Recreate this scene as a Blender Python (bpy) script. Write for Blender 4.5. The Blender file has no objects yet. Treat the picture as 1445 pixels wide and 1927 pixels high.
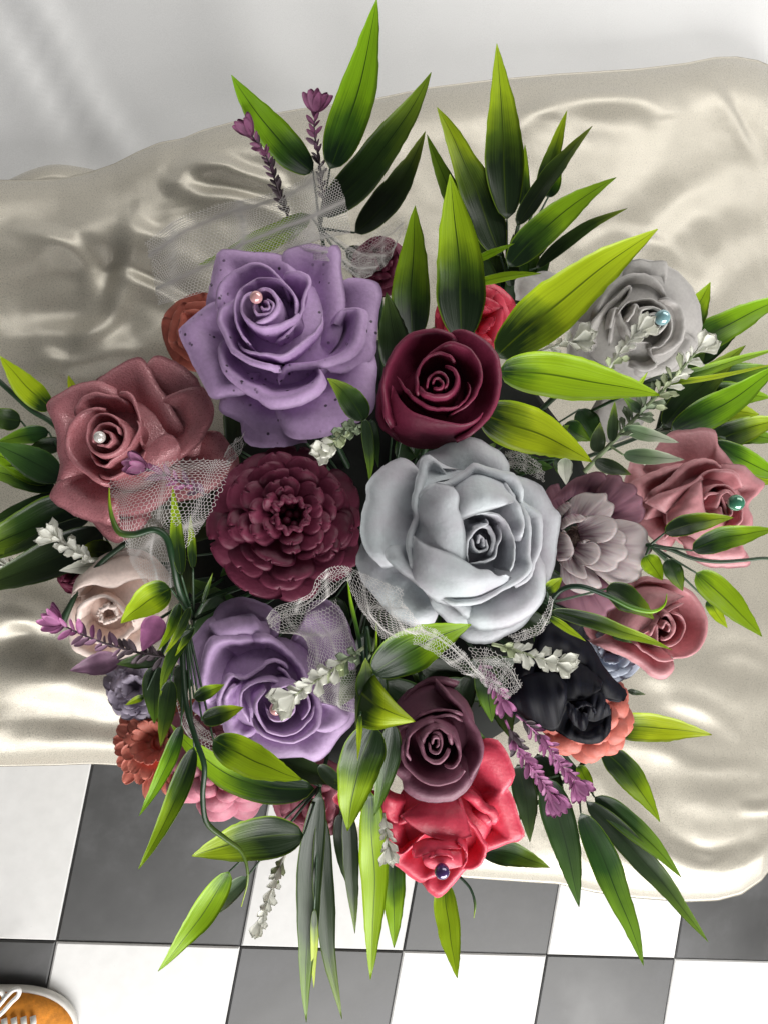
import bpy, math, random
import numpy as np
from mathutils import Matrix, Vector
rnd = random.Random(7)
S = bpy.context.scene
COL = S.collection

# ---------------------------------------------------------------- camera
F = 1447.0                                   # focal length in photo pixels (1445 x 1927)
CX, CY = 722.5, 963.5
CAM = np.array([0.00593, 0.47895, 0.88921])
RC = np.array([[0.939, 0.1841, 0.2905], [0.1899, -0.9818, 0.0085], [0.2868, 0.0472, -0.9568]])
u_, _s, v_ = np.linalg.svd(RC); RC = u_ @ v_
cd = bpy.data.cameras.new('camera'); cam = bpy.data.objects.new('camera', cd); COL.objects.link(cam)
m = np.eye(4); m[:3, 0] = RC[0]; m[:3, 1] = -RC[1]; m[:3, 2] = -RC[2]; m[:3, 3] = CAM
cam.matrix_world = Matrix(m.tolist())
cd.sensor_fit = 'VERTICAL'; cd.sensor_height = 24.0; cd.sensor_width = 18.0; cd.lens = F / 1927 * 24.0
cd.clip_start = 0.01; cd.clip_end = 50
S.camera = cam
# ---------------------------------------------------------------- light of the room: two windows, pale walls
w = bpy.data.worlds.new('World'); S.world = w; w.use_nodes = True
bg = w.node_tree.nodes['Background']; bg.inputs['Color'].default_value = (0.95, 0.97, 1.0, 1); bg.inputs['Strength'].default_value = 0.085
def area(name, loc, aim, size, sizey, power, col):
    l = bpy.data.lights.new(name, 'AREA'); l.shape = 'RECTANGLE'; l.size = size; l.size_y = sizey; l.energy = power; l.color = col
    o = bpy.data.objects.new(name, l); COL.objects.link(o); o.location = loc
    o.rotation_euler = (Vector(aim) - Vector(loc)).to_track_quat('-Z', 'Y').to_euler(); o['kind'] = 'helper'
    return o
area('window_light', (0.95, -1.2, 1.2), (0.25, 0.45, 0.25), 2.2, 1.2, 88, (1, 0.985, 0.96))
area('rear_window_light', (0.75, 2.2, 1.7), (0.3, 0.6, 0.25), 2.3, 1.1, 34, (1, 0.98, 0.94))
S.view_settings.view_transform = 'Standard'; S.view_settings.look = 'None'; S.view_settings.gamma = 1; S.view_settings.exposure = 0.18
S.cycles.max_bounces = 8; S.cycles.diffuse_bounces = 4; S.cycles.glossy_bounces = 3; S.cycles.transmission_bounces = 3; S.cycles.transparent_max_bounces = 8
S.cycles.use_denoising = True; S.cycles.caustics_reflective = False; S.cycles.caustics_refractive = False

# ---------------------------------------------------------------- helpers
def ray(px, py):
    return RC.T @ np.array([(px - CX) / F, (py - CY) / F, 1.0])
def P(px, py, D):                            # a point of the place: along the sight line, D metres deep
    return CAM + ray(px, py) * D
def PZ(px, py, z):                           # the same at a height above the floor
    d = ray(px, py); return CAM + d * ((z - CAM[2]) / d[2])
ZC = 0.25                                    # top of the satin cushion
def cush(px, py): return (ZC - CAM[2]) / ray(px, py)[2]
def dome(px, py, off=0.0):                   # the bouquet is a dome: how deep its outside lies
    r = math.hypot(px - 720, (py - 1000) * 0.85)
    return min(0.445 + 0.13 * (r / 600) ** 2, 0.60, cush(px, py) - 0.014 if -60 < py < 1700 else 9) + off
FWD = RC[2]

def unit(v):
    v = np.asarray(v, float); return v / (np.linalg.norm(v, axis=-1, keepdims=True) + 1e-12)
def smooth(pts, n):                          # Catmull-Rom through pts, n samples by chord length
    p = np.array(pts, float)
    if len(p) == 2: return p[0] + (p[1] - p[0]) * np.linspace(0, 1, n)[:, None]
    k = np.linalg.norm(np.diff(p, axis=0), axis=1) ** 0.5 + 1e-6
    t = np.r_[0, np.cumsum(k)]
    m_ = np.zeros_like(p)
    d = np.diff(p, axis=0) / np.diff(t)[:, None]
    m_[1:-1] = (d[1:] * np.diff(t)[:-1, None] + d[:-1] * np.diff(t)[1:, None]) / (t[2:] - t[:-2])[:, None]
    m_[0] = d[0]; m_[-1] = d[-1]
    L = np.r_[0, np.cumsum(np.linalg.norm(np.diff(p[:, :2], axis=0), axis=1) + 1e-6)]
    q = np.interp(np.linspace(0, L[-1], n), L, t)
    i = np.clip(np.searchsorted(t, q, 'right') - 1, 0, len(p) - 2)
    h = (t[i + 1] - t[i])[:, None]; s = ((q - t[i]) / (t[i + 1] - t[i]))[:, None]
    return ((2*s**3 - 3*s**2 + 1) * p[i] + (s**3 - 2*s**2 + s) * h * m_[i] + (-2*s**3 + 3*s**2) * p[i+1] + (s**3 - s**2) * h * m_[i+1])
def wob(n, seed, k=3):                       # smooth 1-D noise, about -1..1
    r = random.Random(int(seed)); t = np.linspace(0, 1, n); o = np.zeros(n)
    for j in range(1, k + 1): o += r.uniform(-1, 1) / j ** .6 * np.sin(2 * np.pi * (j * t * r.uniform(.6, 1.3) + r.random()))
    return o / 1.6

def tag(o, label=None, cat=None, group=None, kind=None):
    if label: o['label'] = label
    if cat: o['category'] = cat
    if group: o['group'] = group
    if kind: o['kind'] = kind
    return o
def thing(name, label, cat, loc, group=None):
    o = bpy.data.objects.new(name, None); COL.objects.link(o); o.location = tuple(loc); o.empty_display_size = 0.01
    return tag(o, label, cat, group)
def mesh(name, V, Fc, mat, parent=None, uv=None, loc=None, root=None, sm=True):
    V = np.asarray(V, float)
    r = root or parent
    org = np.array(r.location) if r is not None else (np.array(loc) if loc is not None else np.zeros(3))
    me = bpy.data.meshes.new(name); me.from_pydata((V - org).tolist(), [], Fc); me.update()
    if sm: me.polygons.foreach_set('use_smooth', [True] * len(me.polygons))
    if uv is not None:
        ul = me.uv_layers.new(name='UVMap')
        li = np.zeros(len(me.loops), int); me.loops.foreach_get('vertex_index', li)
        ul.data.foreach_set('uv', np.asarray(uv, float)[li].ravel())
    me.materials.append(mat)
    o = bpy.data.objects.new(name, me); COL.objects.link(o)
    if parent is not None: o.parent = parent
    elif loc is not None: o.location = tuple(loc)
    return o
def gridfaces(a, b, off=0, flip=False):
    f = []
    for i in range(a - 1):
        for j in range(b - 1):
            q = [off + i*b + j, off + (i+1)*b + j, off + (i+1)*b + j+1, off + i*b + j+1]
            f.append(q[::-1] if flip else q)
    return f
def shell(G, t0, wu=.12, wv=.12, base_open=False):
    """grid of points -> closed body of thickness t0 with rounded rims"""
    a, b, _ = G.shape
    N = unit(np.cross(np.gradient(G, axis=0), np.gradient(G, axis=1)))
    u = np.linspace(0, 1, a)[:, None]; v = np.linspace(0, 1, b)[None, :]
    eu = np.clip(np.minimum(u, 1 - u) / wu, 0, 1); ev = np.clip((1 - v if base_open else np.minimum(v, 1 - v)) / wv, 0, 1)
    rr = lambda e: np.sqrt(np.clip(1 - (1 - e) ** 2, 0, 1))
    t = (t0 / 2) * np.maximum(rr(eu) * rr(ev), 0.14)
    A = (G + N * t[..., None]).reshape(-1, 3); B = (G - N * t[..., None]).reshape(-1, 3)
    f = gridfaces(a, b) + gridfaces(a, b, a*b, True)
    bd = [i*b for i in range(a)] + [(a-1)*b + j for j in range(1, b)] + [i*b + b-1 for i in range(a-2, -1, -1)] + [j for j in range(b-2, 0, -1)]
    n = len(bd)
    for k in range(n):
        x, y = bd[k], bd[(k+1) % n]; f.append([x, x + a*b, y + a*b, y][::-1])
    U = np.stack(np.broadcast_arrays(u, v), -1).reshape(-1, 2)
    return np.r_[A, B], f, np.r_[U, U]
def tube(pts, rad, n=8, closed_tip=True):
    p = np.asarray(pts, float); k = len(p); rad = np.broadcast_to(np.asarray(rad, float), (k,))
    T = unit(np.gradient(p, axis=0)); ref = np.array([0.31, 0.17, 0.93])
    X = unit(np.cross(T, ref)); Y = np.cross(T, X)
    a = np.linspace(0, 2*np.pi, n, endpoint=False)
    V = (p[:, None] + rad[:, None, None] * (np.cos(a)[None, :, None] * X[:, None] + np.sin(a)[None, :, None] * Y[:, None])).reshape(-1, 3)
    f = [[i*n + j, i*n + (j+1) % n, (i+1)*n + (j+1) % n, (i+1)*n + j] for i in range(k-1) for j in range(n)]
    f += [list(range(n))[::-1], [(k-1)*n + j for j in range(n)]]
    return V, f
def ball(c, r, nu=14, nv=9, ax=None, sq=(1, 1, 1)):
    a = np.linspace(0, 2*np.pi, nu, endpoint=False); b = np.linspace(0, np.pi, nv)[1:-1]
    V = [[0, 0, 1]] + [[math.sin(t)*math.cos(p_), math.sin(t)*math.sin(p_), math.cos(t)] for t in b for p_ in a] + [[0, 0, -1]]
    V = np.array(V) * r * np.array(sq)
    if ax is not None:
        z = unit(ax); x = unit(np.cross(z, [.2, .9, .1])); y = np.cross(z, x); V = V @ np.array([x, y, z])
    f = [[0, 1 + j, 1 + (j+1) % nu] for j in range(nu)]; k = len(b)
    for i in range(k-1):
        for j in range(nu): f.append([1+i*nu+j, 1+(i+1)*nu+j, 1+(i+1)*nu+(j+1) % nu, 1+i*nu+(j+1) % nu])
    L = 1 + k*nu
    f += [[L, 1+(k-1)*nu+(j+1) % nu, 1+(k-1)*nu+j] for j in range(nu)]
    return V + np.asarray(c), f

# ---------------------------------------------------------------- materials
def new_mat(name):
    m_ = bpy.data.materials.new(name); m_.use_nodes = True; nt = m_.node_tree
    return m_, nt, nt.nodes['Principled BSDF']
def nd(nt, typ, **kw):
    n = nt.nodes.new(typ)
    for k, v in kw.items():
        if k.startswith('i_'):
            key = k[2:]; key = int(key) if key.isdigit() else key.replace('_', ' ')
            n.inputs[key].default_value = v
        else: setattr(n, k, v)
    return n
def ramp(nt, fac, stops, interp='LINEAR'):
    r = nt.nodes.new('ShaderNodeValToRGB'); r.color_ramp.interpolation = interp
    e = r.color_ramp.elements
    while len(e) < len(stops): e.new(0.5)
    for k, (p_, c) in enumerate(stops):
        e[k].position = p_; e[k].color = (*c, 1) if len(c) == 3 else c
    nt.links.new(fac, r.inputs[0]); return r.outputs[0]
def mixc(nt, fac, a, b, mode='MIX'):
    n = nt.nodes.new('ShaderNodeMix'); n.data_type = 'RGBA'; n.blend_type = mode
    for key, v in ((0, fac), (6, a), (7, b)):
        if hasattr(v, 'is_output') or isinstance(v, bpy.types.NodeSocket): nt.links.new(v, n.inputs[key])
        else: n.inputs[key].default_value = v if key == 0 else (*v, 1)
    return n.outputs[2]
def objc(nt): return nd(nt, 'ShaderNodeTexCoord').outputs['Object']
def noise(nt, scale, detail=3, co=None, rough=.55):
    n = nd(nt, 'ShaderNodeTexNoise', i_Scale=scale, i_Detail=detail, i_Roughness=rough)
    nt.links.new(co if co is not None else objc(nt), n.inputs['Vector']); return n.outputs[0]
def bump(nt, bs, h, strength, dist=.001):
    b = nd(nt, 'ShaderNodeBump', i_Strength=strength, i_Distance=dist); nt.links.new(h, b.inputs['Height'])
    nt.links.new(b.outputs[0], bs.inputs['Normal'])
def soap(name, col, dark=None, rough=.5, sss=.25, speck=0, shimmer=0, var=.22, coat=0.0):
    """cast soap / wax petals: soft, faintly mottled, slightly translucent"""
    m_, nt, bs = new_mat(name); co = objc(nt)
    d = dark or tuple(c * .72 for c in col)
    c = ramp(nt, noise(nt, 38, 4, co), [(.32, d), (.62, col)])
    c = mixc(nt, var, c, ramp(nt, noise(nt, 420, 2, co), [(.35, tuple(x * .75 for x in col)), (.65, tuple(min(1, x * 1.2) for x in col))]))
    if speck:
        vo = nd(nt, 'ShaderNodeTexVoronoi', i_Scale=170.0); nt.links.new(co, vo.inputs['Vector'])
        k = ramp(nt, vo.outputs['Distance'], [(.13, (1, 1, 1)), (.21, (0, 0, 0))])
        g = ramp(nt, noise(nt, 55, 2, co), [(.46, (0, 0, 0)), (.53, (1, 1, 1))])
        mm = nd(nt, 'ShaderNodeMath', operation='MULTIPLY'); nt.links.new(k, mm.inputs[0]); nt.links.new(g, mm.inputs[1])
        c = mixc(nt, mm.outputs[0], c, tuple(x * .12 for x in col))
    nt.links.new(c, bs.inputs['Base Color'])
    bs.inputs['Roughness'].default_value = rough
    bs.inputs['Subsurface Weight'].default_value = sss * .5; bs.inputs['Subsurface Scale'].default_value = .006
    bs.inputs['Subsurface Radius'].default_value = tuple(.4 + .9 * x for x in col)
    bs.inputs['Specular IOR Level'].default_value = .35
    bs.inputs['Coat Weight'].default_value = coat; bs.inputs['Coat Roughness'].default_value = .3
    if shimmer:
        n = noise(nt, 900, 1, co); r_ = ramp(nt, n, [(.45, (.6,) * 3), (.62, (.22,) * 3)]); nt.links.new(r_, bs.inputs['Roughness'])
        bs.inputs['Metallic'].default_value = .12; bs.inputs['Specular IOR Level'].default_value = .8
        bump(nt, bs, n, .35, .0012)
    else:
        bump(nt, bs, noise(nt, 330, 5, co, .65), .4, .0009)
    return m_
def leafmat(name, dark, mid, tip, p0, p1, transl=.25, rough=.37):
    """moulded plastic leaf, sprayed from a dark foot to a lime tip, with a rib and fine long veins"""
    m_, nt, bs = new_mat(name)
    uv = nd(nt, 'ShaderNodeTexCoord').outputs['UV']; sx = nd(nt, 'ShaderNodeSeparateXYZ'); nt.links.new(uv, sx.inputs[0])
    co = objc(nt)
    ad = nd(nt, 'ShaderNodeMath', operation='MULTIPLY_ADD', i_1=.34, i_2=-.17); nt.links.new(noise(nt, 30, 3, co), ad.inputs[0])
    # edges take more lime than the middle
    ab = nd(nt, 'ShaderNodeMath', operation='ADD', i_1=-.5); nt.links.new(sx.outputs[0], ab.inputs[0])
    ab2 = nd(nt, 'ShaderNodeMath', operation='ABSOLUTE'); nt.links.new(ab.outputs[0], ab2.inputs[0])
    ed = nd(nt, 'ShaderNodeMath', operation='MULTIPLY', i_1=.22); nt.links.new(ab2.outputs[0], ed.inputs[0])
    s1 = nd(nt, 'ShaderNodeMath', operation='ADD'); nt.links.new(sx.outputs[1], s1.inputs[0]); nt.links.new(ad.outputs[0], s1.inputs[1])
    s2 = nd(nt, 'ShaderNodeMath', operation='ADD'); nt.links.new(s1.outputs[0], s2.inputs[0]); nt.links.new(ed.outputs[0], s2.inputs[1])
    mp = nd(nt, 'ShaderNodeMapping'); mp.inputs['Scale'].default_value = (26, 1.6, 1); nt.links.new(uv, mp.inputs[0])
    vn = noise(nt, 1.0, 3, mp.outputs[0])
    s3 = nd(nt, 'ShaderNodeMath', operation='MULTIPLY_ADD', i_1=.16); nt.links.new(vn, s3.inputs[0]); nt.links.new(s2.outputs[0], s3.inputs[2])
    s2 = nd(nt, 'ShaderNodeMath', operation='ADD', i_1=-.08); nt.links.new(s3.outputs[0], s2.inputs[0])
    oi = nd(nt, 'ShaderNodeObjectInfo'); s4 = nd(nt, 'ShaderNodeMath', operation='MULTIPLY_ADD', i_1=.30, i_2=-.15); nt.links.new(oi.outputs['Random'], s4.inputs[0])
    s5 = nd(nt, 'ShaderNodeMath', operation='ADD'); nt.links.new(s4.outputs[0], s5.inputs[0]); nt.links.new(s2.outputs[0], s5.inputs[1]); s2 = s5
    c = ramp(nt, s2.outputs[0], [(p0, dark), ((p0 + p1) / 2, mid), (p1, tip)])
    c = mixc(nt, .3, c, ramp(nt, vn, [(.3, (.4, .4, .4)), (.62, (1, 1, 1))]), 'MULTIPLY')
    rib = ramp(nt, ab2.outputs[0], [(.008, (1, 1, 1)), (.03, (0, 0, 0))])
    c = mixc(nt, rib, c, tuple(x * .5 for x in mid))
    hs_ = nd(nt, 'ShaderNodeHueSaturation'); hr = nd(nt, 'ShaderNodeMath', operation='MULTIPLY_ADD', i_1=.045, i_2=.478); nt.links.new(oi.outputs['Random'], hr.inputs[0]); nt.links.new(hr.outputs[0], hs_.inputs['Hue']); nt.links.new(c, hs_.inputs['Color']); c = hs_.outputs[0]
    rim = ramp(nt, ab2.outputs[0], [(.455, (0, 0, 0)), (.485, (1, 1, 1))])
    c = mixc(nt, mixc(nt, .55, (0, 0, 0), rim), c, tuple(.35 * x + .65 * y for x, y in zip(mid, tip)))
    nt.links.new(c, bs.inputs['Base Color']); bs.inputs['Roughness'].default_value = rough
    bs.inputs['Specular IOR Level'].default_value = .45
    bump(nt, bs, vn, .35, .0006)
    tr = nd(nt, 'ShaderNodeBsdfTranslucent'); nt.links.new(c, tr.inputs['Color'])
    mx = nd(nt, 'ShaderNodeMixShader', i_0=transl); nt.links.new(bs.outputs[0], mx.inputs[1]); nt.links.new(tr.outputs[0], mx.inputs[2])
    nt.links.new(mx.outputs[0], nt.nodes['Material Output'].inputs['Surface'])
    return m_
def plain(name, col, rough=.5, metal=0, var=.3, scale=120, coat=0, spec=.5, bmp=.15, transl=0):
    m_, nt, bs = new_mat(name); co = objc(nt)
    c = ramp(nt, noise(nt, scale, 4, co), [(.3, tuple(x * (1 - var) for x in col)), (.7, tuple(min(1, x * (1 + var * .6)) for x in col))])
    nt.links.new(c, bs.inputs['Base Color']); bs.inputs['Roughness'].default_value = rough; bs.inputs['Metallic'].default_value = metal
    bs.inputs['Coat Weight'].default_value = coat; bs.inputs['Coat Roughness'].default_value = .08; bs.inputs['Specular IOR Level'].default_value = spec
    if bmp: bump(nt, bs, noise(nt, scale * 4, 3, co), bmp, .0006)
    if transl:
        tr = nd(nt, 'ShaderNodeBsdfTranslucent'); nt.links.new(c, tr.inputs['Color'])
        mx = nd(nt, 'ShaderNodeMixShader', i_0=transl); nt.links.new(bs.outputs[0], mx.inputs[1]); nt.links.new(tr.outputs[0], mx.inputs[2])
        nt.links.new(mx.outputs[0], nt.nodes['Material Output'].inputs['Surface'])
    return m_
M = {}
M['lav'] = soap('lavender_soap', (.55, .365, .63), speck=1)
M['lav2'] = soap('lavender_plain_soap', (.49, .335, .56), speck=0)
M['rose'] = soap('dusty_rose_soap', (.53, .20, .225), (.45, .155, .175), shimmer=1, sss=.15)
M['burg'] = soap('burgundy_soap', (.20, .026, .062), (.13, .015, .04), rough=.42, sss=.1)
M['burg2'] = soap('burgundy_matte_soap', (.165, .024, .058), (.10, .012, .034), rough=.5, sss=.12)
M['grey'] = soap('pale_grey_soap', (.55, .59, .615), (.51, .48, .53), rough=.55, sss=.18, var=.12)
M['plum'] = soap('plum_soap', (.215, .085, .125), (.16, .06, .095), rough=.48, sss=.15)
M['coral'] = soap('coral_red_soap', (.70, .07, .12), (.60, .04, .08), rough=.38, sss=.25, coat=.1)
M['wgrey'] = soap('warm_grey_soap', (.49, .47, .45), (.41, .39, .38), rough=.5, sss=.3)
M['pink'] = soap('dusty_pink_soap', (.54, .25, .27), (.46, .195, .215), rough=.45, sss=.4)
M['cream'] = soap('cream_soap', (.80, .66, .60), (.72, .57, .51), rough=.6, sss=.3)
M['black'] = soap('black_soap', (.017, .017, .026), (.010, .010, .016), rough=.42, sss=0)
M['salmon'] = soap('salmon_soap', (.76, .25, .185), (.66, .19, .14), rough=.5, sss=.3)
M['mauve'] = soap('pink_mauve_soap', (.53, .19, .255), (.45, .15, .20), rough=.5, sss=.35)
M['lilac'] = soap('grey_lilac_soap', (.33, .29, .36), (.24, .2, .28), rough=.5, sss=.3)
M['blue'] = soap('blue_grey_soap', (.36, .40, .48), (.30, .34, .42), rough=.5, sss=.3)
M['terra'] = soap('terracotta_soap', (.60, .18, .13), (.50, .14, .10), rough=.4, sss=.2)
def streak(name, a, b):                      # petal streaked along its length, paler at the tip
    m_, nt, bs = new_mat(name); uv = nd(nt, 'ShaderNodeTexCoord').outputs['UV']
    mp = nd(nt, 'ShaderNodeMapping'); mp.inputs['Scale'].default_value = (9, .8, 1); nt.links.new(uv, mp.inputs[0])
    n = noise(nt, 1, 2, mp.outputs[0]); sx = nd(nt, 'ShaderNodeSeparateXYZ'); nt.links.new(uv, sx.inputs[0])
    ad = nd(nt, 'ShaderNodeMath', operation='MULTIPLY_ADD', i_1=.45); nt.links.new(sx.outputs[1], ad.inputs[0]); nt.links.new(n, ad.inputs[2])
    c = ramp(nt, ad.outputs[0], [(.42, a), (.85, b)]); nt.links.new(c, bs.inputs['Base Color'])
    bs.inputs['Roughness'].default_value = .58; bs.inputs['Specular IOR Level'].default_value = .14; bs.inputs['Subsurface Weight'].default_value = .1; bs.inputs['Subsurface Scale'].default_value = .005
    bump(nt, bs, n, .5, .001); return m_
M['daisy'] = streak('grey_plum_petal', (.20, .095, .14), (.50, .43, .43))
M['daisyo'] = streak('plum_petal', (.13, .045, .08), (.33, .16, .21))
M['blackp'] = streak('black_petal', (.003, .003, .005), (.008, .008, .014))
LM = (.055, .13, .012); LT = (.37, .58, .012)
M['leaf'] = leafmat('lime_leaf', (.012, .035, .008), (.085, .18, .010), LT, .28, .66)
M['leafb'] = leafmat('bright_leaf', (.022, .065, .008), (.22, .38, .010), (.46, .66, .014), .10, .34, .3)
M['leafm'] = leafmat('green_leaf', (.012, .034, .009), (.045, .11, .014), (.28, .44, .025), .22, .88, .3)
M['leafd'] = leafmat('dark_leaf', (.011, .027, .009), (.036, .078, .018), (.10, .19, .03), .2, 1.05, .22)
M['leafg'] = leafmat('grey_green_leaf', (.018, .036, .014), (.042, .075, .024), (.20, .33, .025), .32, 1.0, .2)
M['leafv'] = leafmat('frosted_leaf', (.09, .15, .07), (.22, .30, .15), (.62, .66, .50), .25, .85, .2, .6)
M['leafw'] = leafmat('whitish_leaf', (.30, .36, .24), (.60, .62, .50), (.78, .78, .68), .05, .7, .25, .6)
M['stem'] = plain('dark_green_stem', (.022, .055, .022), .45)
M['stemb'] = plain('lime_stem', (.22, .36, .02), .45, transl=.2)
M['stemg'] = plain('frosted_stem', (.22, .28, .15), .6)
M['stemp'] = plain('dusty_purple_stem', (.10, .07, .085), .6)
M['purple'] = plain('purple_floret', (.56, .20, .43), .5, transl=.25)
M['purpled'] = plain('dusky_floret', (.26, .14, .22), .55, transl=.15)
M['pinkf'] = plain('pink_floret', (.42, .15, .30), .5, transl=.3)
M['white'] = plain('white_floret', (.93, .93, .86), .6, var=.06, transl=.42, spec=.2)
M['whiteg'] = plain('greenish_floret', (.58, .64, .42), .6, var=.2, transl=.35, spec=.2)
M['sage'] = plain('sage_floret', (.24, .30, .19), .65, var=.35, transl=.1)
M['tulle'] = plain('tulle_thread', (.86, .83, .81), .5, var=.05, bmp=0, transl=.25)
M['foam'] = plain('gap_shade_foam', (.003, .005, .003), .9)  # near black, so the gaps between blooms carry their shade as colour
M['wire'] = plain('pin_steel', (.5, .5, .5), .3, 1, bmp=0)
def pearl(name, c):
    m_ = plain(name, c, .18, .25, var=.05, coat=1, bmp=0, spec=.8); return m_
M['pp'] = pearl('pink_pearl', (.80, .42, .42)); M['pw'] = pearl('white_pearl', (.82, .78, .74)); M['pb'] = pearl('pale_blue_pearl', (.27, .48, .53))
M['pg'] = pearl('green_pearl', (.06, .25, .15)); M['pv'] = pearl('violet_pearl', (.07, .03, .14))
M['tendril'] = leafmat('tendril_green', (.014, .045, .018), (.10, .20, .012), (.38, .58, .012), .62, 1.02, .15)
M['salmon2'] = soap('deep_salmon_soap', (.60, .17, .13), (.50, .13, .10), rough=.5, sss=.3)
# ---------------------------------------------------------------- floor of cement tiles
TS = 0.2
def tilemat(name, a, b, c_, rough):
    m_, nt, bs = new_mat(name); g = nd(nt, 'ShaderNodeNewGeometry').outputs['Position']
    oi = nd(nt, 'ShaderNodeObjectInfo').outputs['Random']
    n = noise(nt, 7, 6, g, .62); n2 = noise(nt, 60, 4, g)
    c = ramp(nt, n, [(.3, a), (.5, b), (.7, c_)])
    c = mixc(nt, .12, c, ramp(nt, n2, [(.35, tuple(x * .7 for x in b)), (.65, tuple(min(1, x * 1.2) for x in b))]))
    n3 = noise(nt, 300, 2, g); sp = ramp(nt, n3, [(.73, (0, 0, 0)), (.77, (1, 1, 1))])
    c = mixc(nt, mixc(nt, .25, (0, 0, 0), sp), c, tuple(x * .35 for x in a))
    vr = ramp(nt, oi, [(0, (.84, .84, .84)), (1, (1, 1, 1))]); c = mixc(nt, 1.0, c, vr, 'MULTIPLY')
    nt.links.new(c, bs.inputs['Base Color'])
    nt.links.new(ramp(nt, n, [(.3, (rough,) * 3), (.7, (rough + .18,) * 3)]), bs.inputs['Roughness'])
    bump(nt, bs, n2, .12, .0006); return m_
MT = [tilemat('grey_cement', (.022, .022, .022), (.038, .038, .038), (.088, .088, .092), .36), tilemat('white_cement', (.62, .615, .60), (.645, .64, .63), (.66, .655, .645), .4)]
gr = plain('grout', (.13, .13, .13), .9)
fl = mesh('floor', [[-1.6, -1.4, -.004], [2.6, -1.4, -.004], [2.6, 2.6, -.004], [-1.6, 2.6, -.004]], [[0, 1, 2, 3]], gr, loc=(0, 0, -.004)); tag(fl, kind='structure')
def tile_mesh(mat):
    h, b, g = TS / 2 - .0007, .0016, 0
    V = []; Fc = []
    for (r, z) in ((h, -.006), (h, -.0012), (h - b, 0)): V += [[-r, -r, z], [r, -r, z], [r, r, z], [-r, r, z]]
    for k in (0, 4): Fc += [[k + j, k + (j+1) % 4, k + 4 + (j+1) % 4, k + 4 + j] for j in range(4)]
    Fc.append([8, 9, 10, 11])
    me = bpy.data.meshes.new('tile'); me.from_pydata(V, [], Fc); me.materials.append(mat); return me
tms = [tile_mesh(x) for x in MT]
for i in range(-3, 7):
    for j in range(-2, 2):
        o = bpy.data.objects.new('tile', tms[(i + j) % 2]); COL.objects.link(o); o.parent = fl
        o.location = ((i + .5) * TS, (j + .5) * TS, .004 + rnd.uniform(-.0003, .0003))

# ---------------------------------------------------------------- satin cushion (a low padded bench) and the white sheet behind it
def satin(name, col, rough, aniso=.5, metal=0.0, spec=.6, weave=.1, grain=1.0):
    m_, nt, bs = new_mat(name); co = objc(nt)
    g = noise(nt, 1400, 2, co); n = noise(nt, 14, 3, co)
    c = mixc(nt, .28, ramp(nt, n, [(.3, tuple(x * .93 for x in col)), (.7, col)]), ramp(nt, g, [(.35, tuple(x * .78 for x in col)), (.65, tuple(min(1, x * 1.12) for x in col))]))
    nt.links.new(c, bs.inputs['Base Color'])
    nt.links.new(ramp(nt, g, [(.35, (rough - .10 * grain,) * 3), (.65, (rough + .14 * grain,) * 3)]), bs.inputs['Roughness'])
    bs.inputs['Metallic'].default_value = metal; bs.inputs['Specular IOR Level'].default_value = spec
    bs.inputs['Sheen Weight'].default_value = .15; bs.inputs['Sheen Roughness'].default_value = .4
    mp = nd(nt, 'ShaderNodeMapping'); mp.inputs['Rotation'].default_value = (0, 0, .6); mp.inputs['Scale'].default_value = (1, .12, 1); nt.links.new(co, mp.inputs[0])
    wv = nd(nt, 'ShaderNodeTexWave', i_Scale=620.0, i_Distortion=3.0); nt.links.new(mp.outputs[0], wv.inputs[0])
    ad = nd(nt, 'ShaderNodeMath', operation='MULTIPLY_ADD', i_1=.5); nt.links.new(wv.outputs[1], ad.inputs[0]); nt.links.new(g, ad.inputs[2])
    bump(nt, bs, ad.outputs[0], weave, .0008); return m_
M['satin'] = satin('champagne_satin', (.50, .465, .39), .31, metal=.3, spec=.7, weave=.25)
M['sheet'] = satin('white_satin', (.76, .76, .76), .45, metal=.03, spec=.5, weave=.1, grain=.5)

YB = [(-200, 1444), (0, 1443), (100, 1441), (175, 1438), (330, 1446), (520, 1500), (700, 1600), (870, 1652), (1000, 1661), (1050, 1664), (1120, 1680), (1190, 1690), (1290, 1698), (1350, 1696), (1395, 1684), (1432, 1658), (1470, 1608), (1500, 1530), (1520, 1430)]
YT = [(-200, 352), (0, 338), (60, 338), (110, 336), (165, 325), (215, 308), (260, 285), (300, 268), (345, 260), (380, 245), (455, 224), (560, 205), (700, 186), (800, 165), (920, 150), (1050, 138), (1200, 129), (1290, 118), (1345, 107), (1385, 106), (1425, 113), (1460, 128), (1500, 190), (1520, 290)]
yb = np.array(YB, float); yt = np.array(YT, float)
NX, NY = 230, 190
xs = np.r_[np.linspace(-200, 1380, NX - 50), np.linspace(1380, 1520, 51)[1:]]; NX = len(xs)
sy = np.linspace(0, 1, NY); sy = sy - .04 * np.sin(2 * np.pi * sy)
def pz_arr(X, Y, z):
    d = np.stack([(X - CX) / F, (Y - CY) / F, np.ones_like(X)], -1) @ RC
    return CAM + d * (((z[..., None] if np.ndim(z) else z) - CAM[2]) / d[..., 2:3])
XX = np.repeat(xs[:, None], NY, 1)
B0 = np.interp(xs, yb[:, 0], yb[:, 1])[:, None]; T0 = np.interp(xs, yt[:, 0], yt[:, 1])[:, None]
YY = B0 + (T0 - B0) * sy[None, :]
G = pz_arr(XX, YY, ZC)
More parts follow.
